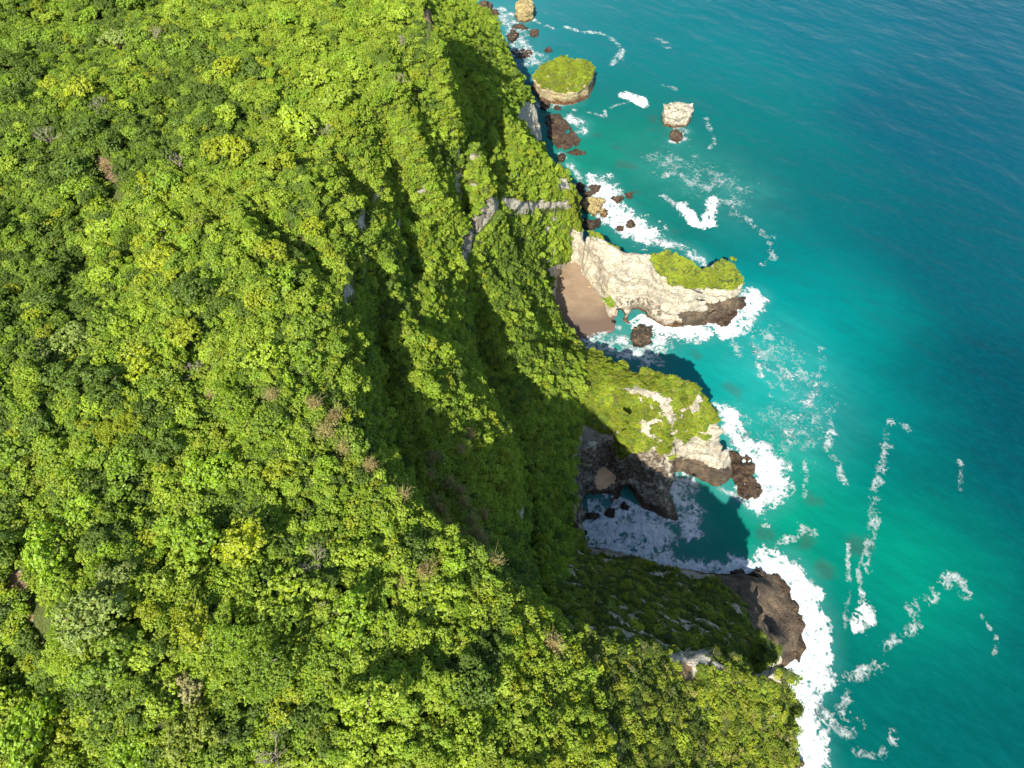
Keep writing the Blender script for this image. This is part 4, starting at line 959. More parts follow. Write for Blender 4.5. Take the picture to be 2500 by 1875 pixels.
def leaf_mesh(name, pos, nrm, size, r, aspect=(0.55, 0.95), mats=None):
    n = len(pos)
    a = r.normal(size=(n, 3)); t = a - (a * nrm).sum(1)[:, None] * nrm; t /= np.linalg.norm(t, axis=1)[:, None] + 1e-9
    bt = np.cross(nrm, t)
    s = (size * r.uniform(0.65, 1.35, n))[:, None]; w = s * r.uniform(*aspect, n)[:, None]
    fold = nrm * s * r.uniform(-0.25, 0.1, n)[:, None]
    co = np.stack([pos - t * s * 0.5, pos + bt * w * 0.5 + fold, pos + t * s * 0.5, pos - bt * w * 0.5 + fold], 1).reshape(-1, 3)
    q = np.arange(n * 4).reshape(n, 4)
    me, _, _ = mesh_from(name, co, q, smooth=False)
    lv = np.repeat(r.uniform(0, 1, (n, 3)), 4, 0)
    set_attr(me, 'leafvar', lv)
    me.materials.append(M_LEAF)
    return me

def crown_mesh(name, seed, lobes=14, leaves=1700, leaf=0.15, flat=0.72, lob=(0.26, 0.42), jitter=0.6, clump=0.115):
    r = np.random.default_rng(seed)
    C, Rr = [], []
    for k in range(lobes * 6):
        v = r.normal(size=3); v /= np.linalg.norm(v); v[2] = abs(v[2]) * 0.9 - 0.15
        rad = r.uniform(*lob); c = v * np.array([1, 1, flat]) * r.uniform(0.45, 1.05) * (1 - rad * 0.55) * (1 + 0.22 * math.sin(2 * math.atan2(v[1], v[0]) + seed) + 0.14 * math.sin(3 * math.atan2(v[1], v[0]) + seed * 2.3))
        if all(np.linalg.norm(c - d) > 0.62 * min(rad, q) for d, q in zip(C, Rr)): C.append(c); Rr.append(rad)
        if len(C) >= lobes: break
    C = np.array(C); Rr = np.array(Rr)
    nc = max(30, leaves // 9)                        # leaf clumps sit on the lobes, leaves on the clumps
    k = r.choice(len(C), nc * 2, p=Rr ** 2 / (Rr ** 2).sum())
    v = r.normal(size=(nc * 2, 3)); v /= np.linalg.norm(v, axis=1)[:, None]
    v[:, 2] = np.where(v[:, 2] < -0.25, -v[:, 2], v[:, 2])
    cp_ = C[k] + v * (Rr[k] * r.uniform(0.72, 1.08, nc * 2))[:, None]
    ok = (np.linalg.norm(cp_[:, None] - C[None], axis=2) / Rr[None]).min(1) > 0.66
    cp_, cv = cp_[ok][:nc], v[ok][:nc]
    cr_ = r.uniform(0.6, 1.25, len(cp_)) * clump
    j = r.integers(0, len(cp_), leaves)
    u = r.normal(size=(leaves, 3)) + cv[j] * 0.9; u /= np.linalg.norm(u, axis=1)[:, None]
    p = cp_[j] + u * (cr_[j] * r.uniform(0.5, 1.05, leaves))[:, None] * np.array([1, 1, .8])
    nr = u * 0.9 + cv[j] * 0.35 + r.normal(size=p.shape) * jitter * 0.7 + np.array([0, 0, 0.3]); nr /= np.linalg.norm(nr, axis=1)[:, None]
    return leaf_mesh(name, p, nr, leaf, r)

def tube_mesh(name, segs, mat, sides=5):
    co, q = [], []
    for p0, p1, r0, r1 in segs:
        p0 = np.array(p0, float); p1 = np.array(p1, float); d = p1 - p0; d /= np.linalg.norm(d) + 1e-9
        a = np.cross(d, [0.3, 0.2, 1.0] if abs(d[2]) < 0.9 else [1, 0, 0]); a /= np.linalg.norm(a); b = np.cross(d, a)
        s = len(co)
        for p, rr in ((p0, r0), (p1, r1)):
            for k in range(sides):
                t = 2 * math.pi * k / sides; co.append(p + (a * math.cos(t) + b * math.sin(t)) * rr)
        for k in range(sides):
            k2 = (k + 1) % sides; q.append((s + k, s + k2, s + sides + k2, s + sides + k))
    me, _, _ = mesh_from(name, np.array(co), np.array(q)); me.materials.append(mat)
    return me

def trunk_mesh(name, seed):
    """unit tree: crown radius 1, crown centre at z = 1.05, foot at z = -0.25"""
    r = random.Random(seed); segs = []
    bx, by = r.uniform(-.08, .08), r.uniform(-.08, .08)
    segs.append(((0, 0, -2.0), (bx * .5, by * .5, 0.25), 0.10, 0.065)); segs.append(((bx * .5, by * .5, 0.25), (bx, by, 0.62), 0.065, 0.05))
    for k in range(6):
        a = k * 1.05 + r.uniform(-.3, .3); l = r.uniform(.4, .7)
        m = (bx + math.cos(a) * l * .45, by + math.sin(a) * l * .45, 0.62 + l * .35); e = (bx + math.cos(a) * l, by + math.sin(a) * l, 0.85 + l * .6)
        segs.append(((bx, by, 0.6), m, 0.042, 0.028)); segs.append((m, e, 0.028, 0.010))
    return tube_mesh(name, segs, M_BARK)

def bare_mesh(name, seed, depth=4, mat=None, spread=0.65):
    r = random.Random(seed); segs = []
    def grow(p, d, l, rad, lev):
        e = [p[i] + d[i] * l for i in range(3)]
        segs.append((p, e, rad, rad * 0.68))
        if lev == 0: return
        for k in range(r.choice((2, 3))):
            nd = [d[i] + r.uniform(-spread, spread) for i in range(3)]; nd[2] += 0.12
            n = math.sqrt(sum(x * x for x in nd)); grow(e, [x / n for x in nd], l * r.uniform(.62, .85), rad * .62, lev - 1)
    for k in range(3): 
        a = k * 2.1 + r.uniform(-.4, .4); grow((0, 0, -0.2), (math.cos(a) * .45, math.sin(a) * .45, .8), 0.55, 0.05, depth)
    return tube_mesh(name, segs, mat or M_TWIG, 3)

def spray_mesh(name, seed, n=80):
    """tussock of dry upright twigs, unit radius"""
    r = random.Random(seed); segs = []
    for k in range(n):
        a = r.uniform(0, 6.283); o = abs(r.gauss(0, .6)); l = r.uniform(.7, 1.25)
        p0 = (math.cos(a) * .18 * r.random(), math.sin(a) * .18 * r.random(), -0.15)
        m = (p0[0] + math.cos(a) * o * .45 * l, p0[1] + math.sin(a) * o * .45 * l, .55 * l); e = (m[0] + math.cos(a + r.uniform(-.6, .6)) * o * .6, m[1] + math.sin(a + r.uniform(-.6, .6)) * o * .6, m[2] + .45 * l)
        segs.append((p0, m, .016, .012)); segs.append((m, e, .012, .004))
    return tube_mesh(name, segs, M_DRY, 3)

N_CROWN, N_FEATHER, N_BUSH = 9, 2, 5
crowns = [crown_mesh('crown', 100 + k, lobes=[11, 14, 18, 9, 16, 22, 13, 12, 19][k], leaves=2600, leaf=[.12, .11, .105, .125, .10, .10, .13, .105, .115][k], flat=[.56, .48, .62, .55, .5, .6, .45, .66, .52][k], lob=[(.28, .44), (.24, .40), (.22, .34), (.32, .48), (.24, .38), (.18, .30), (.26, .42), (.26, .42), (.22, .36)][k]) for k in range(N_CROWN)]
feathers = [crown_mesh('crown', 150 + k, lobes=26, leaves=6000, leaf=.055, flat=.5, lob=(.18, .30), jitter=.9, clump=.07) for k in range(N_FEATHER)]
bushes = [crown_mesh('bush', 170 + k, lobes=7, leaves=620, leaf=.20, flat=.62, lob=(.34, .52), jitter=.7, clump=.2) for k in range(N_BUSH)]
trunks = [trunk_mesh('trunk', 200 + k) for k in range(4)]
for me in crowns + feathers:        # crown centre sits 1.05 radii above the foot
    me.transform(__import__('mathutils').Matrix.Translation((0, 0, 0.95)))
for me in bushes: me.transform(__import__('mathutils').Matrix.Translation((0, 0, 0.25)))

src = bpy.data.collections.new('plant_sources')     # never linked: only looked up by the plant masses
def source(me, nm):
    o = bpy.data.objects.new(nm, me); src.objects.link(o); return o
for k, me in enumerate(crowns): source(me, 'source_%02d' % k)
for k, me in enumerate(feathers): source(me, 'source_%02d' % (N_CROWN + k))
for k, me in enumerate(bushes): source(me, 'source_%02d' % (N_CROWN + N_FEATHER + k))
BUSH0 = N_CROWN + N_FEATHER

def make_scatter_group():
    g = bpy.data.node_groups.new('plant_mass', 'GeometryNodeTree')
    g.interface.new_socket('Geometry', in_out='INPUT', socket_type='NodeSocketGeometry'); g.interface.new_socket('Geometry', in_out='OUTPUT', socket_type='NodeSocketGeometry')
    n = g.nodes; gi = n.new('NodeGroupInput'); go = n.new('NodeGroupOutput'); ci = n.new('GeometryNodeCollectionInfo'); ci.inputs[0].default_value = src; ci.inputs['Separate Children'].default_value = True; ci.inputs['Reset Children'].default_value = True
    ip = n.new('GeometryNodeInstanceOnPoints'); ip.inputs['Pick Instance'].default_value = True
    def attr(nm, t):
        a = n.new('GeometryNodeInputNamedAttribute'); a.data_type = t; a.inputs[0].default_value = nm; return a.outputs[0]
    e = n.new('FunctionNodeEulerToRotation')
    l = g.links
    l.new(gi.outputs[0], ip.inputs['Points']); l.new(ci.outputs[0], ip.inputs['Instance']); l.new(attr('variant', 'INT'), ip.inputs['Instance Index'])
    l.new(attr('turn', 'FLOAT_VECTOR'), e.inputs[0]); l.new(e.outputs[0], ip.inputs['Rotation']); l.new(attr('size', 'FLOAT_VECTOR'), ip.inputs['Scale'])
    l.new(ip.outputs[0], go.inputs[0])
    return g
SCATTER = make_scatter_group()
def plant_mass(name, label, cat, pos, rad, var, tint, squash=None, tilt=None):
    n = len(pos)
    me = bpy.data.meshes.new(name); me.vertices.add(n); me.vertices.foreach_set('co', np.asarray(pos, np.float32).ravel())
    def at(nm, t, d, key):
        a = me.attributes.new(nm, t, 'POINT'); a.data.foreach_set(key, np.asarray(d).ravel())
    r = np.random.default_rng(n)
    rot = np.zeros((n, 3), np.float32); rot[:, 2] = r.uniform(0, 6.283, n); rot[:, :2] = r.normal(0, 0.10, (n, 2))
    if tilt is not None: rot[:, :2] += tilt
    sc = np.repeat(np.asarray(rad, np.float32)[:, None], 3, 1) * r.uniform(0.80, 1.22, (n, 3))
    if squash is not None: sc[:, 2] *= squash
    at('variant', 'INT', np.asarray(var, np.int32), 'value'); at('turn', 'FLOAT_VECTOR', rot.astype(np.float32), 'vector'); at('size', 'FLOAT_VECTOR', sc.astype(np.float32), 'vector')
    at('tint', 'FLOAT_VECTOR', np.asarray(tint, np.float32), 'vector')
    o = add(name, me, None, label, cat, 'stuff')
    md = o.modifiers.new('plants', 'NODES'); md.node_group = SCATTER
    return o

# ---- tints (leaf reflectance)
TINTS = {
    'bright green': (0.268, 0.400, 0.022), 'lime green': (0.340, 0.445, 0.030), 'yellow green': (0.335, 0.390, 0.016), 'dark green': (0.130, 0.205, 0.024),
    'mid green': (0.215, 0.325, 0.025), 'olive green': (0.270, 0.325, 0.040), 'grey green': (0.260, 0.330, 0.070), 'pinkish brown': (0.330, 0.310, 0.125)}
TN = list(TINTS)

def sample(co, q, dens, r):
    a = co[q[:, 0]]; b = co[q[:, 1]]; c = co[q[:, 2]]; d = co[q[:, 3]]
    nr = np.cross(c - a, d - b); ar = np.linalg.norm(nr, axis=1) * 0.5; nr = nr / (2 * ar[:, None] + 1e-9)
    n = int(ar.sum() * dens); k = r.choice(len(q), n, p=ar / ar.sum())
    u = r.uniform(0, 1, (n, 1)); v = r.uniform(0, 1, (n, 1))
    return (a[k] * (1 - u) + b[k] * u) * (1 - v) + (d[k] * (1 - u) + c[k] * u) * v, nr[k], k
def thin(p, s, r):
    """at most one point per cell of size s, in random order"""
    o = r.permutation(len(p)); key = np.floor(p[o] / s).astype(np.int64)
    h = key[:, 0] * 73856093 ^ key[:, 1] * 19349663 ^ key[:, 2] * 83492791
    _, i = np.unique(h, return_index=True)
    return o[i]

r = np.random.default_rng(21)
T_pos, T_rad, T_col, T_var = [], [], [], []      # trees
B_pos, B_rad, B_tint, B_var = [], [], [], []     # undergrowth
obj0, co0, q0, veg0 = LANDS[0]
p, nr, k = sample(co0, q0, 1.1, r)
vg = veg0[q0[k, 0]]
px, py = P(p[:, 0], p[:, 1], p[:, 2]); dcam = p[:, 1] * CP - (p[:, 2] - CAM_H) * SP
clear = np.zeros(len(p), bool)
for pg in [ROCKS[i] for i in (0, 1, 3, 4, 9)] + SOILS:
    cx_, cy_ = np.mean(pg, 0); big_ = [(cx_ + (a - cx_) * 1.05, cy_ + (b - cy_) * 1.05) for a, b in pg]
    for up_ in ((1.5, 3.5, 5.5, 8.0) if pg in SOILS else (1.5, 3.5)):
        qx_, qy_ = P(p[:, 0], p[:, 1], p[:, 2] + up_); clear |= in_poly(qx_, qy_, big_)
vg = np.where(clear, 0, vg)
inview = (px > -420) & (px < 2600) & (py > -260) & (py < 2200) & (dcam > 20)
sel = inview & (vg > 0.5)
p, nr, px, py = p[sel], nr[sel], px[sel], py[sel]
# plateau: ground well above the bench and gentle
plateau = (nr[:, 2] > 0.80) & (p[:, 2] > 126) & ~in_poly(px, py, [(1180, 1480), (2100, 1480), (2100, 2300), (1000, 2300), (1250, 1700)])
slope = ~plateau & (p[:, 2] > 25)

def tint_for(px, py, n, r):
    """which colours grow where, read off the photograph"""
    w = np.tile(np.array([.36, .24, .04, .06, .24, .05, .008, .002]), (n, 1))
    ul = smooth01((640 - px * 0.8 - py * 0.30) / 520)[:, None]                        # darker wood at the upper left, partly lens vignetting put into the tints
    w = w * (1 - ul) + ul * np.array([.18, .05, .01, .26, .42, .06, .02, .0])
    um = (smooth01(1 - np.hypot((px - 850) / 330, (py - 260) / 330)))[:, None]
    w = w * (1 - um) + um * np.array([.34, .46, .12, .01, .05, .02, .0, .0])
    lr = (smooth01((px - 900) / 500) * smooth01((py - 1300) / 300))[:, None]           # lime scrub at the lower right
    w = w * (1 - lr) + lr * np.array([.22, .46, .26, .0, .03, .03, .0, .0])
    nz_ = fbm(px / 190.0, py / 190.0, 3.3, 3)[:, None] * 2.4; g_ = np.array([.3, 1.0, .9, -1.6, -.6, .2, 0, 0])
    w = w * np.exp(nz_ * g_)
    c = w.cumsum(1) / w.sum(1)[:, None]
    return (0.5 * r.uniform(0, 1, (n, 1)) + 0.5 * ((fbm(px / 60.0, py / 60.0, 8.1, 2)[:, None] * 1.6 + 0.5) % 1.0) > c).sum(1).clip(0, 7)

# hand-read single trees: px, py, radius, colour, variant kind
SPECIAL = [(650, 1600, 6.4, 'mid green', 'f'), (760, 1620, 4.6, 'mid green', 'f'), (560, 1560, 4.4, 'bright green', 'f'), (465, 1520, 3.9, 'yellow green', 'c'), (700, 1712, 3.4, 'yellow green', 'c'), (690, 1462, 4.9, 'lime green', 'c'), (76, 1608, 2.2, 'yellow green', 'c'),
    (150, 1765, 3.8, 'yellow green', 'c'), (120, 1350, 4.6, 'bright green', 'c'), (432, 1690, 4.2, 'pinkish brown', 'c'), (450, 1780, 4.6, 'olive green', 'c'), (295, 1420, 3.0, 'grey green', 'c'), (210, 1530, 4.6, 'grey green', 'c'), (232, 1315, 2.8, 'dark green', 'c'),
    (780, 190, 5.4, 'lime green', 'c'), (725, 300, 5.8, 'lime green', 'c'), (520, 350, 4.6, 'yellow green', 'c'), (575, 365, 4.0, 'yellow green', 'c'), (380, 620, 4.4, 'yellow green', 'c'), (350, 440, 3.6, 'yellow green', 'c'), (660, 610, 3.8, 'yellow green', 'c'), (280, 90, 4.6, 'grey green', 'c'),
    (330, 870, 4.2, 'yellow green', 'c'), (450, 820, 3.8, 'yellow green', 'c'), (500, 1150, 4.8, 'bright green', 'c'), (300, 1140, 4.4, 'mid green', 'c'), (560, 980, 4.6, 'bright green', 'f'), (640, 860, 4.2, 'lime green', 'c'), (170, 820, 4.2, 'grey green', 'c'), (60, 840, 4.0, 'grey green', 'c'), (480, 1320, 4.2, 'bright green', 'c'), (860, 1500, 4.4, 'bright green', 'c'), (900, 1720, 4.4, 'lime green', 'c'), (1000, 1560, 4.0, 'lime green', 'c'), (300, 1840, 4.0, 'bright green', 'c'), (60, 1810, 4.4, 'bright green', 'c')]
taken = []
for a, b, R, cn, kd in SPECIAL:
    x, y = W(a, b, 150 + R)
    for _ in range(3): x, y = W(a, b, float(bil(Hs, x, y)) + R * 0.9)
    z = float(bil(Hs, x, y)); T_pos.append((x, y, z - 0.6)); T_rad.append(R); T_col.append(TN.index(cn)); T_var.append(N_CROWN + r.integers(N_FEATHER) if kd == 'f' else int(r.integers(N_CROWN))); taken.append((x, y, R))
taken = np.array(taken)

# a few sizes of tree, largest first, each keeping its distance
grid = {}
def try_trees(idx, rlo, rhi, gap, sink):
    for i in idx:
        R = r.uniform(rlo, rhi)
        x, y, z = p[i]
        if len(taken) and (np.hypot(taken[:, 0] - x, taken[:, 1] - y) < (taken[:, 2] * 0.85 + R * 0.5)).any(): continue
        cx, cy = int(x // 5), int(y // 5); bad = False
        for aa in (-1, 0, 1):
            for bb in (-1, 0, 1):
                for (X, Y, Z, Q) in grid.get((cx + aa, cy + bb), ()):
                    if (X - x) ** 2 + (Y - y) ** 2 + 0.6 * (Z - z) ** 2 < (gap * (Q + R)) ** 2: bad = True; break
                if bad: break
            if bad: break
        if bad: continue
        grid.setdefault((cx, cy), []).append((x, y, z, R))
        T_pos.append((x, y, z - sink * R)); T_rad.append(R); T_col.append(-1 - i); T_var.append(int(r.integers(N_CROWN)) if r.random() > 0.06 else N_CROWN + int(r.integers(N_FEATHER)))
pi = np.nonzero(plateau)[0]; si = np.nonzero(slope)[0]
try_trees(r.choice(pi, 520, False), 2.8, 4.4, 0.78, 0.2)
try_trees(r.choice(pi, 5000, False), 1.7, 2.8, 0.54, 0.05)
try_trees(r.choice(pi, 24000, False), 0.9, 1.7, 0.45, -0.55)
low_right = in_poly(px, py, [(1180, 1480), (2100, 1480), (2100, 2300), (1000, 2300), (1250, 1700)])
s1 = si[~low_right[si]]
try_trees(r.choice(s1, min(len(s1), 4000), False), 1.9, 2.9, 0.62, 0.45)
try_trees(r.choice(s1, min(len(s1), 20000), False), 1.0, 1.9, 0.56, 0.35)
s2 = si[low_right[si]]
if len(s2): try_trees(r.choice(s2, min(len(s2), 500), False), 1.6, 2.4, 0.8, 0.3); try_trees(r.choice(s2, min(len(s2), 6000), False), 0.9, 1.6, 0.5, 0.2)
T_pos = np.array(T_pos); T_pos[:, 2] += np.where(T_pos[:, 2] > 120, 5.2 * fbm(T_pos[:, 0] / 15, T_pos[:, 1] / 15, 1.7, 3) + r.uniform(-0.6, 0.6, len(T_pos)) - 0.6, 0); T_rad = np.array(T_rad); T_var = np.array(T_var); T_col = np.array(T_col)
tp_x, tp_y = P(T_pos[:, 0], T_pos[:, 1], T_pos[:, 2] + T_rad)
rnd = T_col < 0
T_col[rnd] = tint_for(tp_x[rnd], tp_y[rnd], rnd.sum(), r)
T_tint = np.array([TINTS[TN[c]] for c in T_col]) * r.uniform(0.88, 1.12, (len(T_col), 1))

# undergrowth on all green ground
i = thin(p, 1.45, r); i = i[(p[i, 2] > 3)]
ub = p[i]; ut = tint_for(px[i], py[i], len(i), r)
B_r = r.uniform(0.9, 1.8, len(i)); ub = ub + np.stack([np.zeros(len(i)), np.zeros(len(i)), np.where(nr[i, 2] > 0.75, r.uniform(0.1, 1.4, len(i)) + np.maximum(0, 3.0 * fbm(ub[:, 0] / 15, ub[:, 1] / 15, 1.7, 3)), -0.2)], 1)
B_t = np.array([TINTS[TN[c]] for c in ut]) * r.uniform(0.72, 1.02, (len(i), 1))  # gap shade put into the tints: undergrowth dimmed between the crowns
plant_mass('undergrowth', 'low bushes filling the gaps between the trees', 'undergrowth', ub, B_r, BUSH0 + r.integers(0, N_BUSH, len(i)), B_t)

# ---- the 300 trees that show largest stand alone; the rest is the forest
d = T_pos[:, 1] * CP - (T_pos[:, 2] + T_rad - CAM_H) * SP
show = FPX * T_rad / d
infr = (tp_x > 10) & (tp_x < 2490) & (tp_y > 10) & (tp_y < 1865)
# keep clear of spots hidden behind the plateau edge
order = np.argsort(-(show * infr)); single = order[:300]
mask = np.zeros(len(T_pos), bool); mask[single] = True
fr = ~mask
slopes = fr & (T_pos[:, 2] < 124)
plant_mass('forest', 'dense mixed green forest covering the plateau behind the nearest trees', 'forest', T_pos[fr & ~slopes], T_rad[fr & ~slopes], T_var[fr & ~slopes], T_tint[fr & ~slopes])
plant_mass('slope_woodland', 'small trees clothing the steep slopes between plateau and sea', 'woodland', T_pos[slopes], T_rad[slopes], T_var[slopes], T_tint[slopes])
COLS = [(0, 'at far left'), (420, 'left of middle'), (840, 'near middle'), (1250, 'towards the sea')]
ROWS = [(0, 'high up'), (900, 'halfway down'), (1250, 'in the lower wood'), (1580, 'along the bottom edge')]
ORD = ['first', 'second', 'third', 'fourth', 'fifth', 'sixth', 'seventh', 'eighth', 'ninth', 'tenth', 'eleventh', 'twelfth', 'thirteenth', 'fourteenth', 'fifteenth', 'sixteenth', 'seventeenth', 'eighteenth', 'nineteenth', 'twentieth'] + ['%dth' % n for n in range(21, 120)]
cells = {}
for s in single:
    c = [n for v, n in COLS if tp_x[s] >= v][-1]; w_ = [n for v, n in ROWS if tp_y[s] >= v][-1]; R = float(T_rad[s])
    sz = 'broad' if R > 3.6 else ('medium' if R > 2.5 else 'small')
    cells.setdefault((sz + (' feathery ' if T_var[s] >= N_CROWN else ' ') + TN[T_col[s]], c, w_), []).append(s)
for (cn, c, w_), lst in cells.items():
    lst.sort(key=lambda s: tp_x[s])
    for n, s in enumerate(lst):
        R = float(T_rad[s]); lab = f'{cn} tree {w_} {c}'
        if len(lst) > 1: lab += f', {ORD[n]} from left'
        e = add('forest_tree', None, None, lab, 'tree', None, 'largest trees of the plateau forest')
        e.location = T_pos[s]; e.scale = (R * random.uniform(.84, 1.2), R * random.uniform(.84, 1.2), R * random.uniform(.9, 1.15)); e.rotation_euler = (0, 0, random.uniform(0, 6.28))
        e.empty_display_size = 0.2
        v = int(T_var[s]); cr = add('crown', crowns[v] if v < N_CROWN else feathers[v - N_CROWN], None, parent=e)
        cr['tint'] = [float(x) for x in T_tint[s]]
        add('trunk', trunks[v % 4], None, parent=e)

# ---- scrub on the headlands and the islets
SCRUB = {1: ('low bright scrub on the top of the white headland', .35, .85, 0.62, 'a'), 2: ('lime green scrub over the middle headland', .4, 1.0, 0.7, 'a'), 3: ('scrub over the shaded wall and the sunlit end of the high headland', .6, 1.6, 1.05, 'b'),
         4: ('low green scrub on the large round islet', .35, .9, 0.7, 'a'), 5: ('sparse scrub on the pale square block', .3, .6, 0.9, 'a')}
for li, (ob, c, qq, vg) in enumerate(LANDS):
    if li == 0 or li not in SCRUB: continue
    lab, lo, hi, sp_, kd = SCRUB[li]
    P_, N_, K_ = sample(c, qq, 3.6, r)
    keep = (vg[qq[K_, 0]] > 0.5) & (P_[:, 2] > 3) & (N_[:, 2] > -0.1)
    keep &= (fbm(P_[:, 0] / 3.0, P_[:, 1] / 3.0, P_[:, 2] / 3.0, 2) > -0.25)
    P_, N_ = P_[keep], N_[keep]
    i = thin(P_, sp_, r); P_, N_ = P_[i], N_[i]
    n = len(P_)
    if n < 5: continue
    qx, qy = P(P_[:, 0], P_[:, 1], P_[:, 2])
    pal = np.array([(0.290, 0.375, 0.020), (0.350, 0.400, 0.016), (0.235, 0.325, 0.026), (0.345, 0.345, 0.065)])
    t = pal[r.choice(4, n, p=[.35, .35, .2, .1])] * r.uniform(.8, 1.15, (n, 1))
    rad = r.uniform(lo, hi, n) * np.where(r.random(n) < 0.10, 1.5, 1.0)
    if kd == 'b':
        wall = N_[:, 2] < 0.75; t[wall] *= np.array([.42, .48, .8]); rad[wall] *= 0.72  # wall shade painted in: scrub tint darkened and blued on steep ground
        rad[~wall] *= 0.72; big = ~wall & (r.random(n) < .08); rad[big] *= 1.7
    if li == 2:
        dk = (fbm(P_[:, 0] / 5, P_[:, 1] / 5, 6.0, 2) > 0.12) & (r.random(n) < .16); rad[dk] = r.uniform(1.0, 1.7, dk.sum()); t[dk] *= np.array([.72, .80, .9])
    up = smooth01((fbm(P_[:, 0] / 6, P_[:, 1] / 6, 2.0, 2) + .2) * 2)[:, None]; t = t * (0.8 + 0.3 * up)
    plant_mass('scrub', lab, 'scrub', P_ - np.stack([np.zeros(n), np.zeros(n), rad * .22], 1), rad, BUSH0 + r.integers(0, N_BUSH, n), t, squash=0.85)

# ---- dry tussocks along the cliff edge and bleached bare trees
sprays = [spray_mesh('twigs', 300 + k) for k in range(4)]
def dry_mesh(seed):
    q = np.random.default_rng(seed); n = 700
    a = q.uniform(0, 6.283, n); o = np.abs(q.normal(0, .5, n)); h_ = q.uniform(.15, 1.15, n)
    pos = np.stack([np.cos(a) * o * (.3 + .7 * h_), np.sin(a) * o * (.3 + .7 * h_), h_ * (1 - .25 * o)], 1)
    nr = q.normal(size=(n, 3)) + np.array([0, 0, .3]); nr /= np.linalg.norm(nr, axis=1)[:, None]
    return leaf_mesh('dry_foliage', pos, nr, .20, q, aspect=(.12, .35))
dries = [dry_mesh(400 + k) for k in range(4)]
DRY = [(1052, 1165, 112, 2.6), (1064, 1118, 113, 2.4), (1095, 1180, 111, 2.6), (1120, 1198, 110, 2.2), (1132, 1230, 110, 2.6), (1060, 1215, 112, 2.0), (1075, 1245, 112, 2.4), (1088, 1280, 112, 2.3), (1150, 1275, 111, 2.6), (1165, 1300, 110, 2.4), (1182, 1318, 110, 2.3), (1130, 1305, 112, 2.0), (1170, 1345, 112, 2.4), (1190, 1365, 114, 2.2),
       (1205, 1390, 116, 2.3), (1180, 1260, 108, 2.0), (1350, 1565, 126, 2.6), (795, 1055, 148, 2.6), (820, 1015, 147, 2.2), (760, 985, 149, 2.0), (845, 1095, 147, 2.4), (900, 1135, 145, 2.0), (740, 605, 149, 2.4), (985, 1210, 143, 2.2), (1035, 1405, 141, 2.4), (990, 1420, 142, 1.8), (1040, 1390, 141, 1.8), (1145, 1060, 108, 1.8), (1125, 1100, 109, 2.0), (660, 965, 150, 1.9), (255, 410, 151, 2.2), (520, 960, 151, 1.7)]
def spot(a, b, z):
    x, y = W(a, b, z)
    for _ in range(3): x, y = W(a, b, float(bil(Hs, x, y)) + 3.0)
    return x, y, float(bil(Hs, x, y))
def side_words(a, b, n):
    return None
dl = []
for n, (a, b, z, R) in enumerate(DRY):
    where = 'on the wooded bench' if (1040 < a < 1215 and 1050 < b < 1400) else ('at the brow of the shaded wall' if a > 1300 else ('on the plateau edge' if a > 780 else 'among plateau trees'))
    dl.append((where, a, b, z, R, n))
for where in sorted({x[0] for x in dl}):
    g = sorted([x for x in dl if x[0] == where], key=lambda x: x[2])
    for m, (_, a, b, z, R, n) in enumerate(g):
        lab = f'tussock of dry tan twigs {where}' + (f', {ORD[m]} from the top' if len(g) > 1 else '')
        e = add('dry_shrub', None, None, lab, 'shrub', None, 'dry tan shrubs')
        x, y, zz = spot(a, b, z); lift = 1.9; R *= 1.05
        e.location = (x, y, zz + lift); e.scale = (R, R, R); e.rotation_euler = (random.uniform(-.25, .25), random.uniform(-.25, .25), random.uniform(0, 6))
        add('twigs', sprays[n % 4], None, parent=e)
        df_ = add('dry_foliage', dries[n % 4], None, parent=e); df_['tint'] = [0.40, 0.31 + 0.02 * (n % 3), 0.13]
        st = add('stem', trunks[n % 4], None, parent=e); st.scale = (.8, .8, .7); st.location = (0, 0, -0.75)
bares = [bare_mesh('branches', 330 + k, 4, M_TWIG) for k in range(3)]
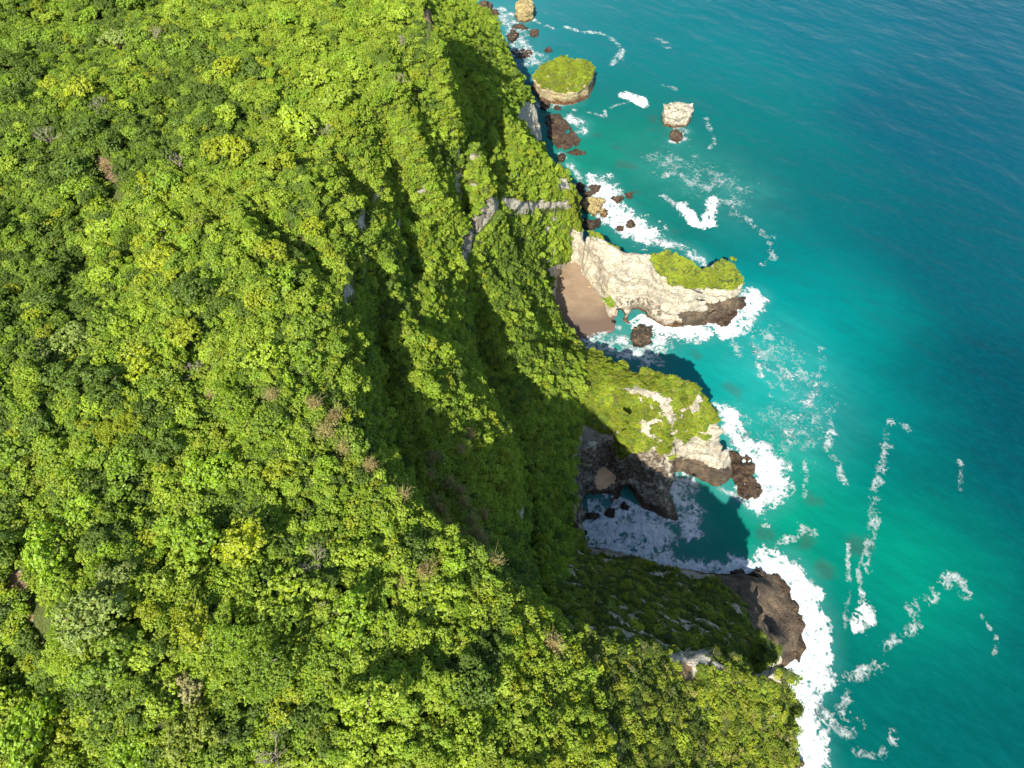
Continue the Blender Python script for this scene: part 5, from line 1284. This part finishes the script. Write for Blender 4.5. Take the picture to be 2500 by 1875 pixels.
BARE = [('pale bare tree in the dark wood at the upper left', 108, 320, 3.0), ('pale bare tree left of the olive trees', 250, 265, 3.4), ('bleached bare tree above the rocky plateau edge', 780, 325, 3.0), ('bare twiggy tree among lime trees near the top', 375, 85, 2.6), ('bare grey tree on the ribbed slope', 1010, 345, 2.6), ('bare grey tree by the bright slope top', 975, 195, 2.6), ('bare pale tree at the bottom centre', 670, 1850, 3.0), ('bare pale tree beside the wide lime crown', 790, 1478, 2.6), ('bare white twigs in the lower wood above the lime crown', 770, 1375, 2.6), ('bare tree near the small soil patch', 432, 392, 2.2), ('bare pale tree in the middle of the plateau', 470, 905, 2.4)]
for n, (lab, a, b, R) in enumerate(BARE):
    x, y, z = spot(a, b, 150)
    e = add('bare_tree', None, None, lab, 'tree', None, 'bare bleached trees')
    e.location = (x, y, z + 1.6); e.scale = (R, R, R); e.rotation_euler = (0, 0, n * 1.3)
    add('branches', bares[n % 3], None, parent=e)
    t_ = add('trunk', trunks[n % 4], None, parent=e); t_.location = (0, 0, -0.6)
# ---- pale boards lying on the bare soil at the left edge
def board(l, w, t):
    me = bpy.data.meshes.new('board')
    v = [(x * l / 2, y * w / 2, z * t) for x in (-1, 1) for y in (-1, 1) for z in (0, 1)]
    me.from_pydata(v, [], [(0, 1, 3, 2), (4, 6, 7, 5), (0, 4, 5, 1), (2, 3, 7, 6), (0, 2, 6, 4), (1, 5, 7, 3)]); me.materials.append(M_BOARD)
    return me
M_BOARD = flat_mat('weathered_boards', (0.42, 0.40, 0.36), (0.60, 0.58, 0.54), 2.0)
for lab, a, b, ang, L_ in (('long pale board lying by the bare soil at the far left edge', 30, 1470, 1.2, 2.6), ('short pale board below the long one at the far left edge', 34, 1490, 0.5, 1.7)):
    x, y, z = spot(a, b, 150)
    x, y = W(a, b, z + 0.4); z = float(bil(Hs, x, y))
    o = add('board', board(L_, 0.6, 0.12), None, lab, 'board'); o.location = (x, y, z + 0.55); o.rotation_euler = (0.08, 0.1, ang)
print('TREES', len(T_pos), 'UNDER', len(B_r), 'MESH TRIS', sum(len(m.polygons) * 2 for m in bpy.data.meshes))
